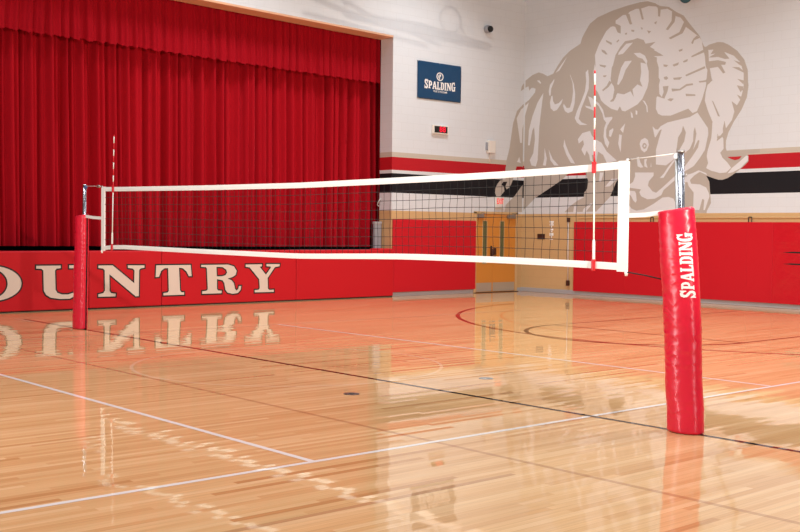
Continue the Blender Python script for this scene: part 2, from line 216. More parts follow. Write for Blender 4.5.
def lathe(bm, prof, c, axis='z', n=32, mi=0):
    """prof: list of (radius, height) about point c along axis"""
    def P(r, h, a):
        x, y = r * math.cos(a), r * math.sin(a)
        v = {'z': (x, y, h), 'x': (h, x, y), 'y': (y, h, x)}[axis]
        return Vector(c) + Vector(v)
    rings = [[bm.verts.new(P(r, h, 2 * PI * k / n)) for k in range(n)] for r, h in prof]
    for a, b in zip(rings, rings[1:]):
        for k in range(n):
            f = bm.faces.new((a[k], a[(k + 1) % n], b[(k + 1) % n], b[k])); f.material_index = mi; f.smooth = True
    bm.faces.new(rings[0][::-1]).material_index = mi; bm.faces.new(rings[-1]).material_index = mi
    return bm

def winding(lp, x, y):
    w = 0
    for i in range(len(lp)):
        (x0, y0), (x1, y1) = lp[i - 1], lp[i]
        c = (x1 - x0) * (y - y0) - (x - x0) * (y1 - y0)
        if y0 <= y < y1 and c > 0: w += 1
        elif y1 <= y < y0 and c < 0: w -= 1
    return w

def poly(bm, loops, fn, mi=0, cuts=None):
    """fill 2-D loops (outer, holes) and place every vertex with fn(a, b)"""
    t = bmesh.new(); vs = []; es = []
    for lp in loops:
        n0 = len(vs); vs += [Vector((a, b)) for a, b in lp]
        es += [(n0 + i, n0 + (i + 1) % len(lp)) for i in range(len(lp))]
    co, _, fs = delaunay_2d_cdt(vs, es, [], 0, 1e-5)[:3]
    tv = [t.verts.new((c.x, c.y, 0)) for c in co]
    for f in fs:
        x = sum(co[i].x for i in f) / 3; y = sum(co[i].y for i in f) / 3
        if winding(loops[0], x, y) and not any(winding(h, x, y) for h in loops[1:]):
            t.faces.new([tv[i] for i in f])
    for v in [v for v in t.verts if not v.link_faces]: t.verts.remove(v)
    if cuts:
        for ax, vals in cuts:
            for v in vals:
                c = (v, 0, 0) if ax == 0 else (0, v, 0); no = (1, 0, 0) if ax == 0 else (0, 1, 0)
                bmesh.ops.bisect_plane(t, geom=t.verts[:] + t.edges[:] + t.faces[:], plane_co=c, plane_no=no)
    mp = {v: bm.verts.new(fn(v.co.x, v.co.y)) for v in t.verts}
    for f in t.faces:
        nf = bm.faces.new([mp[v] for v in f.verts]); nf.material_index = mi
    t.free()

def grow(loop, d):
    """offset a closed 2-D loop outwards by d"""
    n = len(loop)
    ar = sum(loop[i - 1][0] * loop[i][1] - loop[i][0] * loop[i - 1][1] for i in range(n))
    s = 1 if ar > 0 else -1
    out = []
    for i in range(n):
        p, q, r = Vector(loop[i - 1]), Vector(loop[i]), Vector(loop[(i + 1) % n])
        a = (q - p).normalized(); b = (r - q).normalized()
        na = Vector((a.y, -a.x)) * s; nb = Vector((b.y, -b.x)) * s
        m = na + nb
        if m.length < 1e-4: m = na
        m.normalize()
        k = d / max(0.5, m.dot(na))
        out.append((q.x + m.x * k, q.y + m.y * k))
    return out

# ------------------------------------------------------------------ materials
XA, YB = -9.35, 14.3

def wall_material():
    m = bpy.data.materials.new('painted_block_wall'); m.use_nodes = True
    nt = m.node_tree; N = nt.nodes; Lk = nt.links; b = N['Principled BSDF']
    b.inputs['Specular IOR Level'].default_value = 0.25
    g = N.new('ShaderNodeNewGeometry'); sx = N.new('ShaderNodeSeparateXYZ')
    Lk.new(g.outputs['Position'], sx.inputs[0])
    d = N.new('ShaderNodeMath'); d.operation = 'DIVIDE'; d.inputs[1].default_value = 10.0
    Lk.new(sx.outputs['Z'], d.inputs[0])
    r = N.new('ShaderNodeValToRGB'); r.color_ramp.interpolation = 'CONSTANT'
    white = (216, 217, 221)
    bands = [(0.0, (206, 168, 120)), (2.05, white), (2.49, (22, 20, 25)), (2.945, white), (3.035, (182, 22, 34)), (3.345, (196, 184, 170)), (3.45, white)]
    els = r.color_ramp.elements
    els[0].position = 0.0; els[0].color = lin(bands[0][1])
    els[1].position = bands[1][0] / 10; els[1].color = lin(bands[1][1])
    for z, c in bands[2:]:
        e = els.new(z / 10); e.color = lin(c)
    Lk.new(d.outputs[0], r.inputs['Fac'])
    # block courses
    ad = N.new('ShaderNodeMath'); ad.operation = 'ADD'
    Lk.new(sx.outputs['X'], ad.inputs[0]); Lk.new(sx.outputs['Y'], ad.inputs[1])
    cb = N.new('ShaderNodeCombineXYZ'); Lk.new(ad.outputs[0], cb.inputs['X']); Lk.new(sx.outputs['Z'], cb.inputs['Y'])
    bk = N.new('ShaderNodeTexBrick'); bk.inputs['Scale'].default_value = 1.0
    bk.inputs['Brick Width'].default_value = 0.4; bk.inputs['Row Height'].default_value = 0.2
    bk.inputs['Mortar Size'].default_value = 0.006; bk.inputs['Mortar Smooth'].default_value = 0.6
    bk.inputs['Color1'].default_value = (1, 1, 1, 1); bk.inputs['Color2'].default_value = (0.985, 0.985, 0.985, 1); bk.inputs['Mortar'].default_value = (0.93, 0.92, 0.91, 1)
    Lk.new(cb.outputs[0], bk.inputs['Vector'])
    mx = N.new('ShaderNodeMix'); mx.data_type = 'RGBA'; mx.blend_type = 'MULTIPLY'; mx.inputs[0].default_value = 1.0
    Lk.new(r.outputs['Color'], mx.inputs[6]); Lk.new(bk.outputs['Color'], mx.inputs[7])
    Lk.new(mx.outputs[2], b.inputs['Base Color'])
    bp = N.new('ShaderNodeBump'); bp.invert = True; bp.inputs['Strength'].default_value = 0.25; bp.inputs['Distance'].default_value = 0.004
    Lk.new(bk.outputs['Fac'], bp.inputs['Height'])
    ns = N.new('ShaderNodeTexNoise'); ns.inputs['Scale'].default_value = 25; Lk.new(g.outputs['Position'], ns.inputs['Vector'])
    b2 = N.new('ShaderNodeBump'); b2.inputs['Strength'].default_value = 0.12; b2.inputs['Distance'].default_value = 0.004
    Lk.new(ns.outputs['Fac'], b2.inputs['Height']); Lk.new(bp.outputs['Normal'], b2.inputs['Normal'])
    Lk.new(b2.outputs['Normal'], b.inputs['Normal'])
    # the tan wainscot is a glossy glaze, the paint above is eggshell
    lt = N.new('ShaderNodeMath'); lt.operation = 'LESS_THAN'; lt.inputs[1].default_value = 2.05; Lk.new(sx.outputs['Z'], lt.inputs[0])
    mr = N.new('ShaderNodeMapRange'); mr.inputs['To Min'].default_value = 0.6; mr.inputs['To Max'].default_value = 0.22
    Lk.new(lt.outputs[0], mr.inputs['Value']); Lk.new(mr.outputs[0], b.inputs['Roughness'])
    return m

def floor_material(name, paint=None, mixin=1.0):
    """strip-wood floor under gloss varnish; boards run along Y. paint = colour of a painted line on the boards"""
    m = bpy.data.materials.new(name); m.use_nodes = True
    nt = m.node_tree; N = nt.nodes; Lk = nt.links; b = N['Principled BSDF']
    def math_(op, a, bb=None):
        n = N.new('ShaderNodeMath'); n.operation = op
        for i, v in enumerate((a, bb)):
            if v is None: continue
            if isinstance(v, (int, float)): n.inputs[i].default_value = v
            else: Lk.new(v, n.inputs[i])
        return n.outputs[0]
    g = N.new('ShaderNodeNewGeometry'); sx = N.new('ShaderNodeSeparateXYZ'); Lk.new(g.outputs['Position'], sx.inputs[0])
    X, Y = sx.outputs['X'], sx.outputs['Y']
    ci = math_('FLOOR', math_('DIVIDE', X, 0.057))
    w1 = N.new('ShaderNodeTexWhiteNoise'); w1.noise_dimensions = '1D'; Lk.new(ci, w1.inputs['W'])
    ri = math_('FLOOR', math_('ADD', math_('DIVIDE', Y, 1.7), math_('MULTIPLY', w1.outputs['Value'], 9.0)))
    cb = N.new('ShaderNodeCombineXYZ'); Lk.new(ci, cb.inputs[0]); Lk.new(ri, cb.inputs[1])
    w2 = N.new('ShaderNodeTexWhiteNoise'); w2.noise_dimensions = '2D'; Lk.new(cb.outputs[0], w2.inputs['Vector'])
    ramp = N.new('ShaderNodeValToRGB')
    cols = [(0.0, (190, 134, 86)), (0.05, (208, 155, 105)), (0.4, (215, 165, 115)), (0.8, (219, 170, 121)), (1.0, (224, 178, 131))]
    e = ramp.color_ramp.elements
    e[0].color = lin(cols[0][1]); e[1].position = 1.0; e[1].color = lin(cols[-1][1])
    for p, c in cols[1:-1]:
        k = e.new(p); k.color = lin(c)
    Lk.new(w2.outputs['Value'], ramp.inputs['Fac'])
    # long grain streaks
    mp = N.new('ShaderNodeMapping'); mp.inputs['Scale'].default_value = (60, 1.6, 1); Lk.new(g.outputs['Position'], mp.inputs['Vector'])
    gn = N.new('ShaderNodeTexNoise'); gn.inputs['Scale'].default_value = 1.0; gn.inputs['Detail'].default_value = 3; Lk.new(mp.outputs[0], gn.inputs['Vector'])
    gr = N.new('ShaderNodeMapRange'); gr.inputs['From Min'].default_value = 0.25; gr.inputs['From Max'].default_value = 0.75
    gr.inputs['To Min'].default_value = 0.88; gr.inputs['To Max'].default_value = 1.08; Lk.new(gn.outputs['Fac'], gr.inputs['Value'])
    mx = N.new('ShaderNodeMix'); mx.data_type = 'RGBA'; mx.blend_type = 'MULTIPLY'; mx.inputs[0].default_value = 1.0
    Lk.new(ramp.outputs['Color'], mx.inputs[6])
    cg = N.new('ShaderNodeCombineColor'); 
    for i in range(3): Lk.new(gr.outputs[0], cg.inputs[i])
    Lk.new(cg.outputs[0], mx.inputs[7])
    # fine joints between strips
    fr = math_('FRACT', math_('DIVIDE', X, 0.057)); jd = math_('LESS_THAN', fr, 0.03)
    mj = N.new('ShaderNodeMix'); mj.data_type = 'RGBA'; Lk.new(math_('MULTIPLY', jd, 0.3), mj.inputs[0])
    Lk.new(mx.outputs[2], mj.inputs[6]); mj.inputs[7].default_value = lin((130, 78, 44))
    out = mj.outputs[2]
    if paint:
        mpn = N.new('ShaderNodeMix'); mpn.data_type = 'RGBA'; mpn.inputs[0].default_value = mixin
        Lk.new(out, mpn.inputs[6]); mpn.inputs[7].default_value = lin(paint); out = mpn.outputs[2]
    Lk.new(out, b.inputs['Base Color'])
    # every board sits at a slightly different tilt, plus slow waves in the varnish
    def centred(src, amp): return math_('MULTIPLY', math_('SUBTRACT', src, 0.5), amp)
    sc = N.new('ShaderNodeSeparateColor'); Lk.new(w2.outputs['Color'], sc.inputs[0])
    mw = N.new('ShaderNodeMapping'); mw.inputs['Scale'].default_value = (9, 1.4, 1); Lk.new(g.outputs['Position'], mw.inputs['Vector'])
    wv = N.new('ShaderNodeTexNoise'); wv.inputs['Scale'].default_value = 1.0; wv.inputs['Detail'].default_value = 2; Lk.new(mw.outputs[0], wv.inputs['Vector'])
    sw = N.new('ShaderNodeSeparateColor'); Lk.new(wv.outputs['Color'], sw.inputs[0])
    nx = math_('ADD', centred(sc.outputs[0], TILT_X), centred(sw.outputs[0], TILT_W))
    ny = math_('ADD', centred(sc.outputs[1], TILT_Y), centred(sw.outputs[1], TILT_W * 0.5))
    nn = N.new('ShaderNodeCombineXYZ'); Lk.new(nx, nn.inputs[0]); Lk.new(ny, nn.inputs[1]); nn.inputs[2].default_value = 1.0
    nz = N.new('ShaderNodeVectorMath'); nz.operation = 'NORMALIZE'; Lk.new(nn.outputs[0], nz.inputs[0])
    b.inputs['Roughness'].default_value = 0.5
    b.inputs['Specular IOR Level'].default_value = 0.0
    b.inputs['Coat Weight'].default_value = 1.0; b.inputs['Coat IOR'].default_value = 1.45
    b.inputs['Coat Roughness'].default_value = COAT_R
    Lk.new(nz.outputs[0], b.inputs['Coat Normal'])
    return m

TILT_X, TILT_Y, TILT_W, COAT_R = 0.013, 0.004, 0.006, 0.03

M_wall = wall_material()
M_floor = floor_material('varnished_maple_floor')
M_white_line = floor_material('white_floor_paint', (230, 220, 216), 0.9)
M_faint_line = floor_material('worn_white_floor_paint', (240, 214, 190), 0.3)
M_black_line = floor_material('black_floor_paint', (34, 18, 18), 1.0)
M_key_line = floor_material('dark_brown_floor_paint', (66, 26, 22), 1.0)
M_brown_line = floor_material('brown_floor_paint', (140, 76, 50), 0.4)
M_maroon_line = floor_material('maroon_floor_paint', (120, 20, 26), 0.9)
M_orange_line = floor_material('orange_floor_paint', (214, 84, 44), 0.5)
M_taupe = mat('taupe_mural_paint', (183, 172, 162), 0.6)
M_mwhite = mat('white_mural_paint', (220, 218, 220), 0.6)
M_mred = mat('red_stripe_paint', (192, 30, 40), 0.6)
M_vinyl = mat('red_vinyl', (197, 22, 36), 0.42, spec=0.3, bump=0.15, bscale=6)
M_vinyl_stage = mat('red_stage_vinyl', (196, 20, 32), 0.45, spec=0.3, bump=0.12, bscale=5)
M_pad = mat('glossy_red_pad_vinyl', (232, 30, 60), 0.29, bump=0.06, bscale=14)
M_padwhite = mat('white_screen_print', (250, 248, 246), 0.45)
M_wrinkled = mat('wrinkled_red_vinyl', (196, 22, 36), 0.25, bump=0.6, bscale=3)
for n_ in M_wrinkled.node_tree.nodes:
    if n_.type == 'BUMP': n_.inputs['Distance'].default_value = 0.06
M_cable = mat('white_coated_cable', (232, 228, 224), 0.4)
M_kick = mat('satin_kick_plate', (184, 172, 156), 0.35, metal=0.4)
M_endwall = mat('maroon_painted_end_wall', (58, 26, 34), 0.6)
M_plategrey = mat('dull_floor_plate', (128, 122, 118), 0.5)
M_cream = mat('cream_lettering', (222, 200, 184), 0.6)
M_outline = mat('black_lettering_outline', (26, 18, 16), 0.6)
M_black = mat('black_rubber_and_gap', (16, 15, 16), 0.7)
M_velvet = mat('red_velvet', (176, 20, 34), 0.9, spec=0.05, sheen=0.4)
M_velvet2 = mat('red_valance_velvet', (160, 16, 30), 0.9, spec=0.05, sheen=0.4)
M_chrome = mat('polished_steel', (165, 163, 170), 0.22, metal=1.0)
M_steel = mat('brushed_steel', (176, 172, 170), 0.35, metal=1.0)
M_tape = mat('white_net_tape', (252, 251, 249), 0.6, bump=0.1, bscale=60)
M_cord = mat('black_net_cord', (22, 20, 20), 0.8)
M_antwhite = mat('white_fibreglass', (246, 242, 234), 0.4)
M_antred = mat('red_fibreglass', (214, 22, 36), 0.4)
M_wood = mat('oak_door', (206, 134, 54), 0.4, bump=0.05)
M_frame = mat('tan_door_frame', (206, 168, 120), 0.45)
M_glass = mat('dark_wired_glass', (96, 98, 62), 0.12)
M_dark = mat('dark_bronze', (74, 40, 32), 0.4, metal=0.3)
M_grey = mat('grey_metal', (150, 150, 156), 0.5)
M_base = mat('grey_vinyl_base', (168, 164, 166), 0.4)
M_plate = mat('white_plastic', (228, 220, 212), 0.5)
M_navy = mat('navy_banner_vinyl', (4, 60, 98), 0.28, bump=0.8, bscale=4)
M_bannerwhite = mat('white_banner_print', (238, 232, 228), 0.5)
M_stagewood = mat('dark_stage_boards', (20, 15, 14), 0.9, spec=0.1)
M_stageback = mat('dark_stage_interior', (10, 8, 9), 0.95)
M_exit = mat('red_exit_letters', (255, 60, 70), 0.5, emit=(255, 50, 60), estr=0.5)
M_led = mat('red_led', (230, 20, 50), 0.5, emit=(240, 20, 50), estr=0.6)
M_teal = mat('teal_plastic', (40, 84, 98), 0.25)
M_maroon = mat('maroon_plastic', (110, 44, 58), 0.4)
M_soffit_bounce = mat('soffit_bounce_tan', (222, 170, 138), 0.5)
M_clip = mat('dark_clip_metal', (52, 46, 44), 0.4, metal=0.6)
M_fixture = mat('white_lamp_housing', (230, 230, 228), 0.5)
M_lamp = mat('lit_lamp_lens', (255, 250, 240), 0.5, emit=(255, 246, 232), estr=6.0)

def lintel(bm):
    for v in bm.verts:
        if 6.0 < v.co.z < 7.0: v.co.z -= 0.021 * (v.co.y - Y1J)
    return bm

# ------------------------------------------------------------------ the room
Y0, Y1J = -14.0, 9.66          # stage opening runs from beyond the left edge of the view to the right jamb
ZS, ZT = 1.04, 6.25            # stage floor and top of the opening
XBACK = -9.80                  # back of the thick proscenium wall

bm = nbox(XA - 6, 18, -16, YB, -0.2, 0.0)
floor = struct('floor', bm, M_floor)

bm = bmesh.new()
box(bm, XBACK, XA, Y1J, YB + 0.3, 0, 9.6)                    # wall to the right of the stage
box(bm, XBACK, XA, Y0, Y1J, ZT, 9.6)                         # above the opening, its lower edge falling slightly to the right
lintel(bm)
box(bm, XBACK, XA - 0.02, Y0, Y1J, 0, ZS - 0.06)             # stage front below the opening
wall_stage = struct('wall_stage', bm, M_wall)
wall_back = struct('wall_back', nbox(XA, 18, YB, YB + 0.3, 0, 9.6), M_wall)
bm = nbox(XBACK - 0.02, XA + 0.012, Y0, Y1J, ZT - 0.05, ZT, 0.008)
struct('soffit_bounce_strip', lintel(bm), M_soffit_bounce)                                  # strip added under the lintel, its tan stands in for bounced red light
bm = nbox(XBACK - 4, XA - 0.02, Y0, Y1J, ZS - 0.06, ZS)
struct('stage_floor', bm, M_stagewood)
bm = nbox(-13.9, -13.7, Y0, YB + 2, ZS, 9)
struct('wall_stage_rear', bm, M_stageback)  # the dark of the stage interior is put into this black colour

struct('wall_right', nbox(19, 19.2, -16, YB, 0, 9.6), M_endwall)

# base mouldings
bm = bmesh.new(); box(bm, XA, XA + 0.02, 9.665, 12.46, 0, 0.10, 0.006); box(bm, XA, XA + 0.02, 14.12, YB, 0, 0.10, 0.006)
struct('baseboard_stage', bm, M_base)
bm = nbox(XA, 18, YB - 0.025, YB, 0, 0.11, 0.008)
struct('baseboard_back', bm, M_base)
struct('trim_2', nbox(-7.4, 18, YB - 0.022, YB, 1.955, 1.985, 0.005), M_frame)       # batten the wall pads hang from

# ------------------------------------------------------------------ floor markings (painted on the boards)
def strip(name, pts, w, m):
    bm = bmesh.new(); prev = None
    P = [Vector((a, b, 0)) for a, b in pts]
    for i, p in enumerate(P):
        t = (P[min(i + 1, len(P) - 1)] - P[max(i - 1, 0)]).normalized(); s = Vector((-t.y, t.x, 0)) * w / 2
        a, b = bm.verts.new((p + s) + Vector((0, 0, strip.z))), bm.verts.new((p - s) + Vector((0, 0, strip.z)))
        if prev: bm.faces.new((prev[1], b, a, prev[0]))
        prev = (a, b)
    strip.z += 0.00008
    return obj(name, bm, m, floor)
strip.z = 0.0004
def arc(cx, cy, r, a0, a1, n=64):
    return [(cx + r * math.cos(math.radians(a0 + (a1 - a0) * i / n)), cy + r * math.sin(math.radians(a0 + (a1 - a0) * i / n))) for i in range(n + 1)]
strip('painted_line', [(-6.6, -1.86), (14, -1.86)], 0.05, M_brown_line)
strip('painted_line', [(5.62, -9), (5.62, -2.2)], 0.05, M_brown_line)
strip('painted_circle', arc(0, 0, 1.8, 0, 360, 120), 0.04, M_faint_line)
strip('three_point_arc', arc(0, 11.2, 5.2, 183, 357, 120), 0.04, M_orange_line)
strip('three_point_arc', arc(0, 11.2, 6.02, 188, 352, 120), 0.08, M_maroon_line)
strip('free_throw_circle', arc(0, 6.86, 1.82, 180, 360, 60), 0.075, M_key_line)
strip('lane_line', [(-1.82, 6.86), (-1.82, 12.6)], 0.05, M_key_line)
strip('lane_line', [(1.82, 6.86), (1.82, 12.6)], 0.05, M_key_line)
strip('free_throw_line', [(-1.82, 6.86), (1.82, 6.86)], 0.045, M_key_line)
strip('sideline', [(-4.5, -9), (-4.5, 9)], 0.05, M_faint_line)
strip('sideline', [(4.5, -9), (4.5, 9)], 0.05, M_white_line)
strip('attack_line', [(-4.5, 3), (4.5, 3)], 0.05, M_white_line)
strip('attack_line', [(-4.5, -3), (4.5, -3)], 0.05, M_white_line)
strip('centre_line', [(-7.75, 0), (14, 0)], 0.055, M_black_line)
tape = strip('worn_tape_mark', [(-7.95, -0.1), (-7.2, -0.08)], 0.07, M_faint_line)

# ------------------------------------------------------------------ ram mural and wall lettering
bm = bmesh.new()
for q, (side, layer, c, pts) in enumerate(MURAL):
    off = 0.001 + 0.00004 * q          # later coats of paint lie over earlier ones
    fn = (lambda a, b, o=off: (XA + o, a, b)) if side == 'A' else (lambda a, b, o=off: (a, YB - o, b))
    poly(bm, [pts], fn, {'T': 0, 'W': 1, 'R': 2}[c])
tag(obj('ram_mural', bm, [M_taupe, M_mwhite, M_mred]), 'large taupe painted ram with curled horns across the white corner wall', 'mural')

# ------------------------------------------------------------------ stage curtains
def folds(y0, y1, wmin, wmax, depth, seed):
    r = random.Random(seed); ys = [y0]; ds = []
    while ys[-1] < y1:
        ys.append(ys[-1] + r.uniform(wmin, wmax)); ds.append(depth * r.uniform(0.55, 1.0))
    def f(y):
        lo, hi = 0, len(ys) - 1
        while hi - lo > 1:
            m = (lo + hi) // 2
            if ys[m] <= y: lo = m
            else: hi = m
        u = (y - ys[lo]) / (ys[hi] - ys[lo])
        return ds[min(lo, len(ds) - 1)] * ((0.5 - 0.5 * math.cos(2 * PI * u)) ** 0.8)
    return f
def drape(name, x, y0, y1, z0, z1, sl, wmin, wmax, depth, seed, m, scallop=0.0, step=0.022, nz=14):
    f1 = folds(y0 - 1, y1 + 1, wmin, wmax, depth, seed); f2 = folds(y0 - 1, y1 + 1, wmin * 0.4, wmax * 0.45, depth * 0.55, seed + 1)
    bm = bmesh.new(); n = int((y1 - y0) / step); cols = []
    for i in range(n + 1):
        y = y0 + (y1 - y0) * i / n; c = []
        for k in range(nz + 1):
            t = k / nz
            yy = y + 0.05 * noise.noise((y * 0.8, t * 1.5, seed))
            zb = z0 - sl * y; z = z1 + (zb - z1) * t
            d = f1(yy) * (0.72 + 0.28 * t) + f2(yy)
            if k == nz: z -= scallop * (d / depth - 0.5)
            c.append(bm.verts.new((x + d - depth * 0.6, y, z)))
        cols.append(c)
    for a, b in zip(cols, cols[1:]):
        for k in range(nz):
            bm.faces.new((a[k], a[k + 1], b[k + 1], b[k])).smooth = True
    return obj(name, bm, m)
cur = drape('stage_curtain', -10.26, -5.0, 10.6, 1.213, 6.9, 0.003, 0.17, 0.44, 0.34, 11, M_velvet)
tag(cur, 'tall pleated dark red velvet stage curtain behind the red padded stage front', 'curtain')
val = drape('curtain_valance', -9.92, -5.0, 10.6, 5.325, 7.0, 0.0150, 0.15, 0.30, 0.11, 23, M_velvet2, 0.06)
tag(val, 'short red velvet valance hanging across the top of the stage opening', 'valance')

# ------------------------------------------------------------------ stage front pads with lettering
XP = -9.25
ylist = [-4.6, -1.4, 1.885, 3.45, 6.80, 9.66]
desc = ['red stage pad beyond the left edge of the view', 'red padded stage front panel carrying the letters O and U', 'red padded stage front panel carrying only the letter N', 'red padded stage front panel carrying the letters T, R and Y', 'plain red padded stage front panel at the right end of the stage']
holder = {'O': 1, 'U': 1, 'N': 2, 'T': 3, 'R': 3, 'Y': 3}
spads = []; cushions = []
for i, (a, b) in enumerate(zip(ylist, ylist[1:])):
    p = thing('stage_pad', desc[i], 'wall pad', (XP, (a + b) / 2, 0), 'red pads along the stage front')
    bm = nbox(XA - 0.018, XP, a + 0.004, b - 0.004, 0.022, 1.125, 0.018, 3)
    p_c = obj('cushion', bm, M_vinyl_stage, p); cushions.append(p_c)
    bm = nbox(XA - 0.3, XA + 0.06, a + 0.004, b - 0.004, ZS + 0.001, 1.13, 0.03, 3)
    obj('top_flap', bm, M_vinyl_stage, p)
    spads.append(p)
obj('rolled_corner', nbox(XA - 0.28, XP + 0.004, 9.2, 9.657, 1.06, 1.16, 0.045, 4), M_vinyl_stage, spads[-1], True)
struct('dark_gap_strip', nbox(XA - 0.018, XP - 0.012, ylist[0], 9.64, 0.0, 0.0215), M_black)  # black strip painted in for the dark gap under the pads
for ch, loops in STAGE_LETTERS.items():
    p = spads[holder[ch]]
    bm = bmesh.new()
    poly(bm, [grow(loops[0], 0.028)] + [grow(h, -0.028) for h in loops[1:]], lambda a, b: (XP + 0.0015, a, b), 1)
    poly(bm, loops, lambda a, b: (XP + 0.003, a, b), 0)
    o = obj('letter', bm, [M_cream, M_outline], cushions[holder[ch]]); o['label'] = 'cream letter %s outlined in black' % ch

# ------------------------------------------------------------------ wall pads
def wall_pad(ax, a, b, label, z0=0.10, z1=1.865, th=0.055):
    if ax == 'x': bm = nbox(XA, XA + th, a, b, z0, z1, 0.02, 3)
    else: bm = nbox(a, b, YB - th, YB, z0, z1, 0.005, 2)
    o = obj('wall_pad', bm, M_vinyl); tag(o, label, 'wall pad', 'red pads on the gym walls'); return o
wall_pad('x', 9.685, 12.515, 'wide red wall pad between the stage opening and the wooden double door')
xs = [-7.515, -5.9, -4.25, -2.585, -1.965, 0.4, 2.1]
lb = ['red wall pad on the back wall nearest the corner, behind the right net antenna', 'red wall pad on the back wall seen just left of the near padded post', 'red wall pad on the back wall rising just right of the near padded post',
      'narrow plain red wall pad next to the wrinkled one at the right edge', 'wrinkled shiny red wall pad with two black strips at the right edge', 'red wall pad on the back wall beyond the right edge of the view']
for i in range(6):
    o = wall_pad('y', xs[i] + 0.0005, xs[i + 1] - 0.0005, lb[i])
    if i == 4:
        for z, x in ((1.215, -1.73), (0.965, -1.73)):
            bm = bmesh.new()
            poly(bm, [[(x, z), (x + 0.2, z + 0.017), (0.2, z + 0.017), (0.2, z - 0.017), (x + 0.2, z - 0.014)]], lambda a, b: (a, YB - 0.057, b))
            s = obj('black_strip', bm, M_black, o)
        o.data.materials[0] = M_wrinkled
for x, w in ((-5.145, 'left of the near padded post'), (-2.54, 'right of the near padded post')):
    bm = bmesh.new()
    tube(bm, [(x - 0.04, YB - 0.03, 1.85), (x - 0.04, YB - 0.03, 1.975), (x + 0.04, YB - 0.03, 1.975), (x + 0.04, YB - 0.03, 1.85), (x - 0.04, YB - 0.03, 1.85)], 0.010, 6)
    box(bm, x - 0.03, x + 0.03, YB - 0.03, YB, 1.965, 1.985)
    tag(obj('pad_hanger_clip', bm, M_clip), 'small dark pad hanger clip on the tan wall %s' % w, 'clip', 'clips above the back wall pads')

# ------------------------------------------------------------------ double door in the stage wall
door = bpy.data.objects.new('door_1', None); COL.objects.link(door); door.location = (XA, 13.22, 0); door['kind'] = 'structure'
bm = bmesh.new()
box(bm, XA, XA + 0.05, 12.46, 12.53, 0, 2.10, 0.004); box(bm, XA, XA + 0.05, 14.01, 14.09, 0, 2.10, 0.004); box(bm, XA, XA + 0.05, 12.46, 14.09, 2.05, 2.11, 0.004)
obj('door_frame', bm, M_frame, door)
for k, (a, b) in enumerate(((12.532, 13.135), (13.14, 14.008))):
    lf = obj('door_leaf', nbox(XA, XA + 0.035, a, b, 0.015, 2.045, 0.003), M_wood, door)
    obj('kick_plate', nbox(XA + 0.035, XA + 0.039, a + 0.02, b - 0.02, 0.03, 0.26), M_kick, lf)
    ya, yb = ((12.75, 12.93) if k == 0 else (13.40, 13.57))
    bm = nbox(XA + 0.034, XA + 0.039, ya + 0.015, yb - 0.015, 0.77, 1.86); obj('window_pane', bm, M_glass, lf)
    bm = bmesh.new(); box(bm, XA + 0.034, XA + 0.044, ya, ya + 0.016, 0.75, 1.88); box(bm, XA + 0.034, XA + 0.044, yb - 0.016, yb, 0.75, 1.88); box(bm, XA + 0.034, XA + 0.044, ya, yb, 1.862, 1.88); box(bm, XA + 0.034, XA + 0.044, ya, yb, 0.75, 0.768)
    obj('window_frame', bm, M_frame, lf)
    ya, yb = ((12.52, 12.76) if k == 0 else (13.66, 13.96))
    bm = nbox(XA + 0.035, XA + 0.10, ya, yb, 1.94, 2.03, 0.01); tube(bm, [(XA + 0.09, (ya + yb) / 2, 2.03), (XA + 0.14, (ya + yb) / 2 + 0.1, 2.06), (XA + 0.05, (ya + yb) / 2 + 0.05, 2.08)], 0.008, 6)
    obj('door_closer', bm, M_steel, lf)
    if k == 1:
        bm = nbox(XA + 0.035, XA + 0.06, 13.16, 13.26, 0.98, 1.16, 0.006); box(bm, XA + 0.035, XA + 0.05, 13.15, 13.27, 0.80, 0.96, 0.006); obj('lock_plate', bm, M_dark, lf)
    else:
        bm = nbox(XA + 0.035, XA + 0.055, 13.05, 13.11, 0.82, 1.22, 0.006); tube(bm, [(XA + 0.05, 13.08, 1.15), (XA + 0.10, 13.08, 1.12), (XA + 0.10, 13.08, 0.92), (XA + 0.05, 13.08, 0.88)], 0.012, 8); obj('door_handle', bm, M_dark, lf)
obj('threshold', nbox(XA, XA + 0.09, 12.46, 14.1, 0, 0.014), M_dark, door)

# ------------------------------------------------------------------ things on the walls
def text_mesh(s, size, fn, sx=1.0):
    cu = bpy.data.curves.new('glyphs', 'FONT'); cu.body = s; cu.size = size; cu.align_x = 'CENTER'; cu.align_y = 'CENTER'; cu.offset = size * 0.02
    to = bpy.data.objects.new('glyphs', cu); COL.objects.link(to)
    dg = bpy.context.evaluated_depsgraph_get(); me = bpy.data.meshes.new_from_object(to.evaluated_get(dg))
    bm = bmesh.new(); bm.from_mesh(me)
    for v in bm.verts: v.co = Vector(fn(v.co.x * sx, v.co.y))
    bpy.data.objects.remove(to); bpy.data.curves.remove(cu); bpy.data.meshes.remove(me)
    return bm

ex = thing('exit_sign', 'small exit sign with red letters above the wooden double door', 'sign', (XA, 13.37, 2.3))
obj('housing', nbox(XA, XA + 0.07, 13.22, 13.52, 2.21, 2.50, 0.008), M_plate, ex)
o = obj('lettering', text_mesh('EXIT', 0.20, lambda a, b: (XA + 0.072, 13.37 + a, 2.38 + b), 0.62), M_exit, ex); o['label'] = 'red letters EXIT'

bx = thing('alarm_box', 'small white metal box on the stage wall left of the ram mural', 'box', (XA, 13.01, 3.62))
obj('case', nbox(XA, XA + 0.09, 12.90, 13.15, 3.63, 3.95, 0.01), M_plate, bx)
obj('side_hinge', nbox(XA, XA + 0.06, 12.86, 12.895, 3.70, 3.90, 0.006), M_grey, bx)
obj('conduit', tube(bmesh.new(), [(XA + 0.02, 13.0, 3.63), (XA + 0.02, 13.0, 3.36)], 0.012, 8), M_plate, bx)

